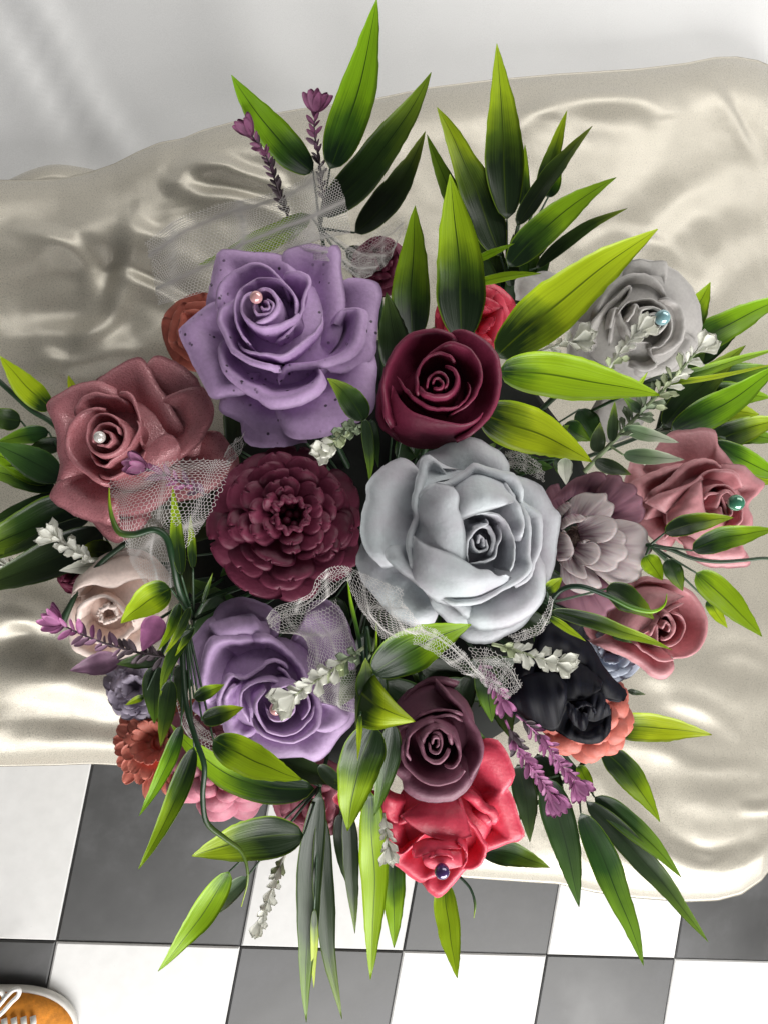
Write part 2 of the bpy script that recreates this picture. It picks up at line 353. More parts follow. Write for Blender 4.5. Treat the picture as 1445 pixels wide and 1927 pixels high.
def dist_poly(Q, pts):                       # distance on the plan from points to a polyline, and the position along it
    best = np.full(Q.shape[:2], 9.0); par = np.zeros(Q.shape[:2]); side = np.zeros(Q.shape[:2]); n = len(pts) - 1
    for k in range(n):
        a, b = pts[k], pts[k+1]; ab = b - a; L = ab @ ab
        t = np.clip(((Q - a) @ ab) / L, 0, 1); v = Q - (a + t[..., None] * ab)
        d = np.linalg.norm(v, axis=-1); mk = d < best
        best = np.where(mk, d, best); par = np.where(mk, (k + t) / n, par); side = np.where(mk, np.sign(ab[0] * v[..., 1] - ab[1] * v[..., 0]), side)
    return best, par, side
def creases(Q, lines, z, wscale=1):
    h = np.zeros(Q.shape[:2])
    for pts, wd, amp in lines:
        pp = np.array([PZ(x, y, z)[:2] for x, y in smooth(pts, max(6, 3 * len(pts)))])
        d, t, s = dist_poly(Q, pp)
        fade = np.sin(np.pi * np.clip(t * .86 + .07, 0, 1)) ** .7
        x = d * s / (wd * wscale)
        h += amp * fade * (np.exp(-x * x) - .45 * np.exp(-((x - 1.3) / .9) ** 2))
    return h
CL = [([(0, 490), (80, 450), (170, 420), (300, 400)], .016, .004), ([(150, 660), (200, 590), (235, 520), (250, 420)], .008, .005),
      ([(0, 650), (120, 640), (260, 655), (340, 600)], .013, .006), ([(0, 560), (100, 520), (220, 505), (330, 540)], .012, -.006), ([(235, 520), (290, 545), (345, 575)], .006, .005),
      ([(330, 345), (352, 318), (400, 312), (470, 335), (520, 345)], .0065, .0055), ([(345, 350), (380, 372), (440, 380), (520, 400)], .007, .006), ([(280, 290), (340, 285), (470, 268), (600, 250)], .016, .003),
      ([(0, 760), (60, 735), (110, 700)], .012, .004), ([(0, 400), (200, 380), (330, 350)], .02, -.004), ([(60, 600), (160, 560), (215, 560)], .012, -.004),
      ([(0, 1150), (60, 1140), (130, 1180), (230, 1240)], .012, .004), ([(0, 1270), (120, 1275), (240, 1330)], .014, .005), ([(0, 1350), (150, 1345), (260, 1390)], .016, -.003), ([(0, 1215), (60, 1190), (110, 1215)], .007, -.003),
      ([(965, 250), (1000, 215), (1060, 192), (1130, 185), (1205, 190), (1235, 215)], .009, .006), ([(1080, 225), (1150, 228), (1225, 222)], .014, -.007), ([(1235, 160), (1260, 230), (1245, 310), (1170, 400), (1110, 460)], .018, .006),
      ([(1445, 300), (1350, 330), (1250, 390), (1150, 470)], .014, -.005), ([(1445, 380), (1330, 420), (1230, 480)], .016, .005), ([(1290, 430), (1330, 500), (1280, 570)], .012, -.004), ([(1445, 470), (1380, 510), (1330, 580), (1310, 680)], .014, .004),
      ([(1250, 1040), (1340, 1010), (1445, 985)], .014, .004), ([(1220, 1270), (1290, 1260), (1380, 1310), (1445, 1300)], .014, .005), ([(1200, 1290), (1260, 1340), (1350, 1380)], .012, -.005), ([(1330, 1120), (1380, 1170), (1445, 1180)], .016, .004),
      ([(1130, 1470), (1200, 1560), (1290, 1630), (1365, 1640), (1445, 1600)], .010, .007), ([(1260, 1600), (1330, 1622), (1400, 1600)], .006, .004), ([(1240, 1490), (1330, 1510), (1445, 1505)], .012, .004), ([(1390, 1520), (1420, 1522), (1450, 1518)], .005, .004), ([(1150, 1420), (1230, 1470), (1290, 1545)], .016, -.005),
      ([(40, 430), (130, 470), (170, 520), (160, 600)], .007, .0035), ([(250, 430), (300, 450), (340, 430)], .006, .003), ([(20, 700), (90, 680), (150, 690), (230, 665)], .007, .004), ([(160, 640), (215, 600), (235, 560)], .005, .003),
      ([(1090, 480), (1160, 440), (1250, 470), (1290, 520)], .007, .003), ([(1180, 560), (1250, 520), (1330, 560)], .006, .0025), ([(1320, 130), (1360, 200), (1400, 270), (1420, 300)], .008, .0035), ([(1290, 560), (1300, 640), (1290, 700)], .006, .002),
      ([(1230, 1320), (1300, 1330), (1380, 1370)], .007, .003), ([(1340, 1240), (1390, 1230), (1440, 1250)], .006, .0025), ([(1160, 1400), (1250, 1410), (1300, 1440), (1420, 1450)], .007, .003), ([(1100, 1560), (1180, 1620), (1240, 1650)], .008, .004), ([(20, 1160), (70, 1185), (90, 1230)], .006, .003), ([(880, 1645), (1000, 1640), (1100, 1660)], .008, .003), ([(60, 1410), (200, 1412), (330, 1440)], .010, .004)]
hq = np.zeros(1) + creases(G[..., :2], CL, ZC, 1.25)
def fbm(Q, seed, f0, n=10, rot=0.5, st=1.0):
    r = np.random.RandomState(seed); h = np.zeros(Q.shape[:2])
    for k in range(n):
        a = r.normal(rot, st); fr = f0 * r.uniform(.6, 2.4); d = Q[..., 0] * math.cos(a) + Q[..., 1] * math.sin(a)
        d2 = -Q[..., 0] * math.sin(a) + Q[..., 1] * math.cos(a)
        h += np.sin(2*np.pi*(fr*d + r.rand() + .25*np.sin(2*np.pi*(fr*.45*d2 + r.rand())))) / (fr / f0) ** 1.3
    return h / n ** .5
hq = hq * (1.35 - .7 * np.clip((G[..., 0] - .2) / .2, 0, 1)) + fbm(G[..., :2], 3, 5.5, 12) * .0014 + fbm(G[..., :2], 8, 15, 12, -.5) * .0006 * (1 - .5 * np.clip((G[..., 0] - .2) / .2, 0, 1)) + fbm(G[..., :2], 21, 34, 14, .9) * .00018
# rounded edge: distance to the outline
eb = np.linalg.norm(G - G[:, :1], axis=-1); et = np.linalg.norm(G - G[:, -1:], axis=-1)
er = np.linalg.norm(pz_arr(np.full_like(YY, 1520.), YY, ZC) - G, axis=-1)
RE = .05
def round_(e, R=RE): return R * (1 - np.sqrt(np.clip(1 - (1 - np.clip(e / R, 0, 1)) ** 2, 0, 1)))
drop = np.maximum(round_(eb, .032), np.maximum(round_(et, .05), round_(er, .045)))
G[..., :2] = pz_arr(XX, YY, (ZC - drop * .9))[..., :2]
G[..., 2] += hq * np.clip(np.minimum(np.minimum(eb, et), er) / .035, .12, 1) - drop * .9
ctr = G.reshape(-1, 3).mean(0)
V = G.reshape(-1, 3); Fc = gridfaces(NX, NY, 0, True)
bd = [i*NY for i in range(NX)] + [(NX-1)*NY + j for j in range(1, NY)] + [i*NY + NY-1 for i in range(NX-2, -1, -1)] + [j for j in range(NY-2, 0, -1)]
sat = thing('satin_bench', 'long low padded bench under champagne satin, carrying the bouquet', 'bench', (ctr[0], ctr[1], 0))
ring = V[bd]; nb = len(bd)
rings = [ring]
for k_, (zz, sh) in enumerate(((-.03, .004), (-.09, .012), (-.15, .03), (-.20, .09))):
    r2 = ring.copy(); c2 = ctr[:2]
    dirv = unit(c2 - ring[:, :2]); r2[:, :2] += dirv * sh * (1 + .25 * np.sin(np.arange(nb) * .11 + k_)[:, None]); r2[:, 2] = np.maximum(ring[:, 2] + zz, .002); rings.append(r2)
r2 = rings[-1].copy(); r2[:, 2] = .002; r2[:, :2] += unit(ctr[:2] - ring[:, :2]) * .03; rings.append(r2)
VV = np.concatenate([V] + rings[1:]); base = len(V)
for k in range(len(rings) - 1):
    for j in range(nb):
        a = bd[j] if k == 0 else base + (k-1)*nb + j; b = bd[(j+1) % nb] if k == 0 else base + (k-1)*nb + (j+1) % nb
        c = base + k*nb + (j+1) % nb; d = base + k*nb + j
        Fc.append([a, d, c, b])
mesh('satin_cover', VV, Fc, M['satin'], sat)

# the white sheet hangs behind and sweeps down to the floor
nx, ny = 260, 200
X = np.linspace(-1.3, 2.2, nx); tt = np.linspace(0, 1, ny)
yy = np.where(tt < .6, .66 + tt / .6 * .72, 1.38 + .12 * np.sin(np.clip((tt - .6) / .2, 0, 1) * np.pi / 2))
zz = .165 + .12 * (1 - np.cos(np.clip((tt - .6) / .2, 0, 1) * np.pi / 2)) + np.clip(tt - .8, 0, 1) * 1.0
SG = np.stack([np.repeat(X[:, None], ny, 1), np.repeat(yy[None], nx, 0), np.repeat(zz[None], nx, 0)], -1)
SL = [([(20, -40), (70, 60), (130, 180), (215, 305)], .016, .010), ([(-20, 20), (40, 140), (115, 285)], .014, .009), ([(-40, -20), (90, 150), (165, 300)], .02, -.008), ([(470, -60), (462, 40), (470, 110), (500, 200)], .05, .010), ([(1130, -20), (1180, 60), (1330, 100)], .06, .003)]
hs = creases(SG[..., :2], SL, 0.17) + fbm(SG[..., :2], 5, 2.2, 10, .4, .6) * .0022
SG[..., 2] += hs * .55 + .02
SG[..., 1] += fbm(np.stack([SG[..., 0], SG[..., 2] * .4], -1), 9, 2.5, 8, 0, .3) * .012 * np.clip(SG[..., 2] / .3, 0, 1)
SG[:, 0, 2] -= .15
sh = mesh('white_sheet', SG.reshape(-1, 3), gridfaces(nx, ny), M['sheet'], loc=(.4, 1.3, 0))
tag(sh, 'white satin sheet hanging behind the champagne bench', 'sheet')
# a second fold of champagne satin lying behind the bench's far edge
fp = smooth([(-40, 335), (0, 318), (60, 292), (100, 284), (150, 290), (205, 302), (240, 312)], 40)
q0 = np.array([PZ(x, y, .205) for x, y in fp]); q1 = np.array([PZ(x, y + 60, .205) for x, y in fp])
FG = np.stack([q0 + (q1 - q0) * s + np.array([0, 0, -.03 * (1 - s) ** 2]) for s in np.linspace(0, 1, 10)], 1)
sv, sf, su = shell(FG, .004)
mesh('satin_fold', sv, sf, M['satin'], sat)

# ---------------------------------------------------------------- bouquet core: dark body added for the shade between the blooms
FC = P(735, 1040, .592)
fo = thing('shade_foam', 'near black foam body added to stand for the shade between the blooms', 'shade filler', FC - [0, 0, .08])
v, f = ball(FC, .078, 40, 24, CAM - FC, (2.0, 2.15, .62)); v += unit(v - FC) * (np.random.RandomState(1).rand(len(v), 1) - .5) * .006
mesh('shade_foam_ball', v, f, M['foam'], fo)

# ---------------------------------------------------------------- flowers
class Flower:
    def __init__(s, name, label, cat, mat, T, core, base, D, H, group=None, bud=.5, budtop=.62, th=.0013):
        s.tr = lambda q: (T[0] + q[0] / T[2], T[1] + q[1] / T[2])
        c, b = s.tr(core), s.tr(base)
        s.core = P(*c, D); s.B = P(*b, D + H); s.A = unit(s.core - s.B); s.L = np.linalg.norm(s.core - s.B); s.D = D
        s.root = thing(name, label, cat, s.B, group); s.mat = mat; s.th = th; s.T = T; s.n = 0; s.seed = rnd.randrange(9999); s.c = c
        s.bud = bud; s.budtop = budtop; s.rmax = 0
        x = unit(np.cross(s.A, RC[1])); s.X = x; s.Y = np.cross(s.A, x) * -1   # X ~ image right, Y ~ image down
        if s.X @ RC[0] < 0: s.X = -s.X
        if s.Y @ RC[1] < 0: s.Y = -s.Y
    def rimpoint(s, q, h):
        d = ray(*q); t = ((s.B + s.A * h * s.L - CAM) @ s.A) / (d @ s.A); return CAM + d * t
    def petal(s, kind, hz, pts, lip=None, belly=None, tuck=None, k=None, th=None, mat=None, name='petal', nu=34, nv=15):
        kd = {'o': (.95, .62, .07, 0, .10), 'm': (.62, .85, .045, .06, .10), 'i': (.5, .95, .03, .16, .06), 'c': (.5, 1., .02, .05, .03)}[kind]
        lip = kd[2] if lip is None else lip * .75; belly = kd[3] if belly is None else belly; tuck = kd[4] if tuck is None else tuck
        pr, ph = (kd[0], kd[1]) if k is None else k
        p2 = np.array([s.tr(q[:2]) for q in pts])
        hs_ = np.array([q[2] if len(q) > 2 else 0 for q in pts], float) + (hz if np.isscalar(hz) else 0)
        if not np.isscalar(hz): hs_ += np.interp(np.linspace(0, 1, len(pts)), np.linspace(0, 1, len(hz)), hz)
        P3 = smooth(np.c_[p2, hs_], nu)
        s.n += 1; sd = s.seed + s.n * 17
        u = np.linspace(0, 1, nu); e = np.clip(np.minimum(u, 1 - u) / .16, 0, 1)
        hh = P3[:, 2] - tuck * (1 - e) ** 2 + wob(nu, sd, 5) * .012
        js = min(1., np.linalg.norm(np.diff(P3[:, :2], axis=0), axis=1).sum() / 170) ** 2
        P3[:, :2] += (np.c_[wob(nu, sd + 1, 9), wob(nu, sd + 2, 9)] * 1.3 + np.random.RandomState(sd).normal(0, .35, (nu, 2))) * js
        R = np.array([s.rimpoint(P3[i, :2], hh[i]) for i in range(nu)])
        rel = R - s.B; ax = rel @ s.A; rad = rel - ax[:, None] * s.A; rl = np.linalg.norm(rad, axis=1, keepdims=True) + 1e-6
        s.rmax = max(s.rmax, float(rl.max())); rhat = rad / rl
        v0 = .10; v = v0 + (1 - v0) * np.linspace(0, 1, nv) ** .8
        rho = v ** pr
        hv = np.clip(v / .86, 0, 1) ** ph
        bl = belly * np.sin(np.pi * v) * s.L * .55
        wv = wob(nu, sd + 3, 4)[:, None] * np.sin(np.pi * v)[None, :] * .0011 + wob(nu, sd + 5, 7)[:, None] * (v ** 3)[None, :] * .0005
        crest = lip * s.L * np.sin(np.pi * np.clip((v - .6) / .4, 0, 1))
        axv = ax[:, None] * hv[None, :] + crest[None, :]
        Gd = s.B + s.A * axv[..., None] + rhat[:, None] * (rl * rho[None, :] + bl[None, :] + wv)[..., None]
        sv, sf, su = shell(Gd, th or s.th, .06, .09, True)
        return mesh(name, sv, sf, mat or s.mat, s.root, su)
    def blade(s, ang, r0, r1, wd, z0, z1, cup=.25, notch=0, arch=.15, th=None, mat=None, nu=11, nv=15, dome_=0, name='petal', roll=0, base_=.4):
        """a petal laid from the axis outwards: r0..r1 in px at the flower's depth, z in units of the flower's height"""
        k = s.D / F; s.n += 1; sd = s.seed + s.n * 13; r = random.Random(sd)
        u = np.linspace(-1, 1, nu)[:, None]; v = np.linspace(0, 1, nv)[None, :]
        a = math.radians(ang); er = s.X * math.cos(a) + s.Y * math.sin(a); et = -s.X * math.sin(a) + s.Y * math.cos(a)
        v = 1 - (1 - v) ** 1.7
        prof = np.where(v < .62, base_ + (1 - base_) * np.sin(np.pi / 2 * np.clip(v / .62, 0, 1)), np.sqrt(np.clip(1 - (np.clip(v - .62, 0, 1) / .385) ** 2.2, 0, 1)))
        rr = (r0 + (r1 - r0) * v) * k + 0 * u
        rr = rr - notch * (r1 - r0) * k * np.exp(-(u / .28) ** 2) * v ** 6 * .22 - notch * (r1 - r0) * k * .05 * np.cos(u * 9) * v ** 5
        ww = u * wd * .5 * k * prof * (1 + .05 * wob(nv, sd, 3)[None, :])
        zz_ = (z0 + (z1 - z0) * v ** 1.15) * s.L + arch * s.L * np.sin(np.pi * v) + cup * s.L * .30 * (u ** 2) * v * prof - dome_ * s.L * .3 * u ** 2 * prof + wob(nu, sd + 4, 3)[:, None] * .0009 * v - roll * s.L * v ** 4
        Gd = s.B + s.A * zz_[..., None] + er * rr[..., None] + et * ww[..., None]
        s.rmax = max(s.rmax, r1 * k)
        sv, sf, su = shell(Gd, th or s.th, .3, .25, True)
        return mesh(name, sv, sf, mat or s.mat, s.root, su)
    def face(s, c1, h1, c2, h2, bulge=.08, mat=None, th=None, nu=26, nv=14, name='petal'):
        """a broad petal face spanned between two edges, swelling outwards"""
        s.n += 1; sd = s.seed + s.n * 11
        a1 = smooth([s.tr(q) for q in c1], nu); rf = getattr(s, 'ruf', .6); a1 = a1 + np.c_[wob(nu, sd + 6, 8), wob(nu, sd + 7, 8)] * rf; a2 = smooth([s.tr(q) for q in c2], nu)
        g1 = np.interp(np.linspace(0, 1, nu), np.linspace(0, 1, len(np.atleast_1d(h1))), np.atleast_1d(h1)); g2 = np.interp(np.linspace(0, 1, nu), np.linspace(0, 1, len(np.atleast_1d(h2))), np.atleast_1d(h2))
        e = np.sin(np.pi * np.linspace(0, 1, nu)) ** .5
        G = np.zeros((nu, nv, 3)); wv = wob(nu, sd, 3 if rf < 1 else 6) * (.015 if rf < 1 else .05)
        for j, t in enumerate(np.linspace(0, 1, nv)):
            for i in range(nu):
                q = a1[i] * (1 - t) + a2[i] * t; h = g1[i] * (1 - t) + g2[i] * t + bulge * math.sin(math.pi * t) * e[i] + wv[i] * t * (1 - t) * 4
                G[i, j] = s.rimpoint(q, h)
        s.rmax = max(s.rmax, .02)
        G = G[:, ::-1]
        sv, sf, su = shell(G, th or s.th, .06, .10); return mesh(name, sv, sf, mat or s.mat, s.root, su)
    def heart(s, sc=1.0, rb=None):
        """the solid heart under the petals, the green calyx and the stem down into the foam"""
        r = rb or s.bud * s.rmax
        n, mz = 20, 10; a = np.linspace(0, 2*np.pi, n, endpoint=False); V = []
        for t in np.linspace(0.02, .999, mz):
            rr = r * math.sin(math.pi * (.12 + .88 * t)) ** .8 * sc; z = s.L * s.budtop * t
            V += [s.B + s.A * z + (s.X * math.cos(x) + s.Y * math.sin(x)) * rr for x in a]
        f = [[i*n + j, i*n + (j+1) % n, (i+1)*n + (j+1) % n, (i+1)*n + j] for i in range(mz-1) for j in range(n)] + [list(range(n))[::-1], [(mz-1)*n + j for j in range(n)]]
        mesh('heart', V, f, s.mat, s.root)
        v, f = ball(s.B - s.A * .001, .010, 12, 7, s.A, (1, 1, .8)); mesh('calyx', v, f, M['stem'], s.root)
        e = FC + unit(s.B - FC) * .05
        v, f = tube(smooth([s.B, s.B - s.A * .012 + (e - s.B) * .2, e], 8), .0022, 7); mesh('stem', v, f, M['stem'], s.root)
    def pin(s, q, mat, label, r=.0037, out=.0015):
        c = s.tr(q) if isinstance(q, tuple) else q
        t = s.L; d = ray(*c); pt = s.rimpoint(c, 1.0) + s.A * out
        o = thing('pearl_pin', label, 'pearl pin', pt)
        v, f = ball(pt, r, 20, 13); mesh('pearl', v, f, mat, o)
        v, f = tube([pt - s.A * .016, pt], .0006, 6); mesh('pin', v, f, M['wire'], o)
GR = 'carved soap flowers of the bouquet'
# -------- lavender rose with dark specks, pink pearl
T = (330, 400, 3.6125)
f = Flower('speckled_rose', 'large lavender rose with dark specks and a pale pink pearl, above the burgundy peony', 'rose', M['lav'], T, (620, 640), (760, 900), .445, .05, GR, .5)
f.petal('o', .30, [(440, 1400), (480, 1560), (600, 1600), (760, 1590), (900, 1560)])
f.petal('o', .34, [(305, 1240), (305, 1345), (450, 1432), (520, 1500), (600, 1540), (700, 1535), (800, 1500), (860, 1400)])
f.petal('o', .38, [(680, 1330), (700, 1430), (760, 1515), (840, 1545), (1000, 1530), (1200, 1450), (1290, 1400), (1345, 1340), (1360, 1200), (1370, 1050), (1350, 950)])
f.petal('o', .42, [(1150, 600), (1190, 450), (1290, 452), (1378, 478), (1408, 560), (1380, 690), (1372, 850), (1362, 960), (1270, 1050), (1160, 1090), (1060, 1090)])
f.petal('o', .44, [(205, 700), (215, 610), (240, 480), (290, 262), (310, 248), (450, 258), (620, 275), (745, 292), (775, 312), (835, 400), (830, 480)])
f.petal('o', .48, [(735, 380), (742, 262), (830, 228), (930, 206), (1060, 228), (1095, 205), (1122, 235), (1132, 400), (1155, 560), (1152, 690), (1112, 880), (1040, 960)], lip=.07)
f.petal('o', .50, [(300, 560), (250, 600), (150, 680), (60, 760), (25, 795), (32, 850), (90, 980), (170, 1120), (255, 1270), (330, 1265), (470, 1245), (560, 1180)])
f.petal('m', .60, [(1120, 780), (1180, 682), (1310, 675), (1322, 720), (1300, 850), (1255, 950), (1120, 1030), (960, 1065), (780, 1085), (705, 1170)], lip=.12)
f.petal('m', .62, [(330, 900), (298, 945), (296, 1010), (330, 1100), (420, 1190), (540, 1262), (660, 1332), (800, 1325), (920, 1285), (1005, 1222), (1035, 1175), (1010, 1100)], lip=.16)
f.petal('m', .74, [(800, 610), (745, 480), (665, 390), (590, 350), (520, 345), (420, 395), (330, 450), (285, 530), (275, 620), (292, 700)], lip=.10)
f.petal('m', .76, [(430, 590), (345, 635), (298, 690), (290, 760), (330, 850), (390, 960), (470, 1015), (560, 1052), (650, 1082), (728, 1088)], lip=.10)
f.petal('m', .80, [(745, 470), (760, 412), (830, 398), (900, 420), (930, 480), (905, 540), (885, 600), (875, 660), (845, 730), (790, 810), (690, 900)], lip=.05)
f.petal('m', .80, [(440, 880), (480, 940), (560, 955), (650, 968), (730, 972), (820, 918), (920, 840), (990, 765), (1000, 700)], lip=.05, belly=.25)
f.petal('i', .88, [(815, 690), (815, 600), (755, 510), (690, 468), (600, 455), (520, 475), (450, 530), (415, 620), (420, 720), (455, 830), (520, 900)])
f.petal('i', .92, [(830, 690), (790, 722), (700, 760), (600, 778), (520, 740), (465, 680), (460, 620), (490, 570), (530, 550)])
f.petal('i', .96, [(555, 750), (640, 702), (685, 640), (680, 590), (640, 540), (590, 532), (545, 560)])
f.petal('c', .97, [(545, 590), (535, 650), (570, 690), (615, 688), (655, 668), (662, 620), (625, 585)])
f.petal('c', .97, [(590, 640), (610, 660), (635, 645), (630, 615), (605, 610)])
f.heart(); f.pin((557, 585), M['pp'], 'pale pink pearl pin in the heart of the speckled lavender rose', .0038)
# -------- big pale grey rose
T = (660, 560, 2.919)
f = Flower('grey_rose', 'big pale grey open rose in the middle of the bouquet', 'rose', M['grey'], T, (705, 1335), (570, 1360), .415, .058, GR, .52)
f.petal('o', .36, [(100, 1300), (50, 1370), (30, 1450), (58, 1560), (130, 1650), (250, 1760), (360, 1810), (450, 1800)])
f.petal('o', .38, [(1090, 1480), (1080, 1580), (1030, 1700), (950, 1800), (850, 1862), (740, 1898), (640, 1893), (580, 1860)])
f.petal('o', .42, [(340, 1000), (385, 872), (480, 822), (580, 790), (660, 768), (740, 800), (830, 850), (862, 905), (870, 1000)])
f.petal('o', .46, [(840, 980), (950, 985), (1040, 1030), (1090, 1100), (1125, 1165), (1152, 1195), (1140, 1290), (1132, 1400), (1110, 1500), (1070, 1580)])
f.petal('o', .50, [(360, 960), (330, 900), (290, 878), (220, 900), (140, 960), (85, 1030), (82, 1100), (65, 1170), (55, 1280), (70, 1370), (110, 1430), (180, 1490)])
f.petal('o', .54, [(1030, 1400), (1078, 1520), (1062, 1640), (1000, 1735), (900, 1800), (780, 1830), (680, 1820), (600, 1760)], lip=.12)
f.petal('o', .60, [(175, 1360), (190, 1430), (260, 1500), (340, 1560), (420, 1632), (480, 1680), (560, 1700), (640, 1765), (690, 1775)], lip=.06)
f.petal('m', .68, [(520, 960), (470, 905), (430, 868), (390, 880), (368, 960), (345, 1060), (330, 1120), (345, 1200), (312, 1280), (300, 1360), (318, 1450), (345, 1525)], lip=.05)
f.face([(505, 940), (430, 874), (392, 888), (372, 960), (347, 1060)], .68, [(630, 945), (560, 990), (480, 1010), (430, 1035), (385, 1080)], .66, -.05)
f.petal('m', .66, [(830, 1000), (885, 1075), (960, 1128), (1038, 1180), (1050, 1280), (1048, 1370), (1015, 1460), (980, 1550), (900, 1600)], lip=.08)
f.petal('m', .74, [(340, 1110), (385, 1055), (450, 1018), (540, 1000), (620, 950), (680, 905), (745, 930), (820, 953), (900, 972), (945, 1060), (940, 1150)], lip=.08)
f.petal('m', .74, [(930, 1100), (985, 1230), (985, 1310), (978, 1420), (988, 1490), (940, 1552), (860, 1592), (780, 1642), (690, 1685), (560, 1695), (480, 1660)], lip=.10)
f.petal('m', .80, [(840, 1000), (880, 1060), (930, 1150), (950, 1250), (930, 1340)], lip=.04)
f.face([(560, 1035), (594, 1090), (590, 1160), (614, 1220), (630, 1320), (628, 1460)], .92, [(470, 1015), (365, 1090), (340, 1180), (345, 1270), (318, 1380), (345, 1540)], [.74, .62, .56, .60], .16)
f.face([(590, 1235), (640, 1210), (720, 1180), (800, 1158), (890, 1126)], .92, [(540, 1030), (600, 985), (690, 945), (800, 985), (910, 1080)], .66, .14)
f.face([(343, 1308), (400, 1345), (480, 1382), (560, 1410), (635, 1452), (700, 1490), (760, 1495), (800, 1528), (850, 1522)], [.80, .92, .93, .92, .88], [(340, 1420), (345, 1540), (400, 1610), (480, 1665), (570, 1690), (680, 1680), (780, 1636), (850, 1590), (900, 1550)], .62, .16)
#f.petal('i', .84, [(545, 1020), (575, 1050), (597, 1090), (588, 1160), (612, 1220), (628, 1300), (632, 1400), (625, 1470)], belly=.62, k=(.42, .9))
#f.petal('i', .86, [(345, 1312), (400, 1345), (480, 1382), (560, 1410), (635, 1452), (700, 1490), (760, 1495), (790, 1528), (850, 1525)], belly=.40, k=(.45, .9))
#f.petal('i', .84, [(590, 1230), (640, 1212), (720, 1182), (800, 1160), (890, 1128)], belly=.50, k=(.42, .9))
f.petal('o', .48, [(400, 1600), (470, 1730), (560, 1800), (650, 1812), (750, 1790), (850, 1700)])
f.petal('i', .90, [(680, 1200), (730, 1185), (800, 1195), (855, 1245), (890, 1330), (896, 1420), (872, 1510)], belly=.10)
f.petal('i', .86, [(735, 1215), (745, 1245), (690, 1275), (650, 1330), (635, 1400), (640, 1450)], belly=.10)
f.petal('i', .85, [(800, 1250), (818, 1310), (795, 1360), (785, 1420), (720, 1450), (645, 1462)], belly=.10)
f.petal('i', .83, [(660, 1320), (680, 1280), (725, 1265), (760, 1300), (765, 1370), (745, 1410)])
f.petal('c', .83, [(668, 1330), (672, 1370), (705, 1396), (740, 1380), (735, 1330)])
f.petal('c', .83, [(690, 1350), (700, 1310), (718, 1320), (724, 1370)])
f.heart()
# -------- burgundy rosebud
f = Flower('burgundy_rosebud', 'smooth burgundy rosebud between the speckled lavender rose and the lime leaves', 'rose', M['burg'], T, (480, 470), (470, 620), .428, .055, GR, .66, .7)
f.petal('m', .50, [(180, 420), (150, 500), (138, 600), (148, 690), (180, 730), (260, 790)])
f.petal('m', .78, [(540, 220), (560, 182), (620, 178), (690, 205), (760, 255), (808, 320), (826, 420), (820, 520), (790, 620), (730, 700), (660, 760), (580, 798)], lip=.05)
f.petal('m', .80, [(590, 225), (560, 200), (500, 173), (430, 167), (340, 190), (260, 250), (200, 350), (168, 460), (168, 560), (183, 660), (218, 725)], lip=.05)
f.face([(228, 480), (275, 565), (330, 620), (420, 655), (520, 680), (620, 693), (690, 665), (724, 630)], .85, [(205, 680), (240, 770), (310, 815), (400, 832), (500, 822), (590, 795), (660, 755), (720, 690)], [.5, .34, .3, .34, .5], .12)
#f.petal('i', .84, [(225, 470), (238, 500), (275, 565), (330, 620), (420, 655), (520, 680), (620, 693), (690, 665), (725, 632)], belly=.34, k=(.4, .9))
f.petal('m', .88, [(380, 380), (420, 320), (480, 270), (540, 242), (620, 260), (680, 310), (716, 380), (716, 470), (680, 550), (620, 610), (540, 655)], lip=.03)
f.petal('i', .88, [(255, 435), (300, 502), (370, 562), (450, 600), (540, 612), (620, 575), (652, 505), (640, 470)], belly=.1)
f.petal('i', .92, [(378, 540), (373, 450), (390, 380), (430, 330), (490, 312), (540, 328), (570, 360)])
f.petal('i', .95, [(388, 490), (420, 522), (480, 532), (540, 512), (574, 460), (562, 408), (515, 388)])
f.petal('c', .97, [(418, 500), (430, 440), (470, 413), (512, 425), (527, 462), (510, 502)])
f.petal('c', .98, [(450, 480), (462, 452), (490, 455), (500, 480), (480, 500), (455, 495)])
f.heart()
# -------- dusty rose, shimmering
T = (0, 640, 3.1413)
f = Flower('shimmering_rose', 'shimmering dusty rose with a white pearl beside the dark green leaves', 'rose', M['rose'], T, (640, 570), (850, 680), .468, .05, GR, .46)
f.petal('o', .30, [(1180, 700), (1280, 540), (1380, 640), (1425, 720), (1350, 830), (1200, 920), (1050, 960)])
f.petal('o', .34, [(480, 1000), (560, 1090), (640, 1180), (700, 1200), (800, 1150), (900, 1050)])
f.petal('o', .36, [(840, 260), (880, 130), (940, 90), (1000, 112), (1080, 150), (1180, 245), (1200, 330)])
f.petal('o', .42, [(610, 960), (640, 1000), (700, 1035), (850, 1040), (980, 960), (1060, 860), (1080, 760)])
f.petal('o', .46, [(600, 270), (570, 240), (650, 180), (740, 130), (820, 100), (880, 150), (930, 250), (990, 340), (1040, 430), (1080, 500), (1125, 558)], lip=.06)
f.petal('o', .48, [(1000, 400), (1010, 330), (1100, 290), (1200, 275), (1250, 350), (1268, 440), (1240, 510), (1200, 590), (1130, 660), (1030, 732), (960, 790)], lip=.07)
f.petal('o', .52, [(700, 280), (590, 242), (450, 267), (380, 300), (278, 378), (300, 450), (335, 540), (340, 640), (355, 740), (330, 850), (298, 930)], lip=.10)
f.petal('o', .52, [(350, 820), (298, 915), (305, 945), (430, 1030), (560, 1080), (650, 1095), (710, 1080)], lip=.10)
f.petal('m', .66, [(800, 390), (720, 338), (640, 322), (560, 308), (490, 345), (450, 410), (455, 470)], lip=.10)
f.petal('m', .70, [(640, 405), (580, 402), (500, 422), (430, 482), (398, 560), (398, 640), (430, 720), (500, 790), (600, 858), (660, 872)], lip=.12)
f.petal('m', .74, [(712, 330), (720, 305), (755, 298), (792, 330), (822, 400), (842, 480), (838, 560), (852, 645)], lip=.05)
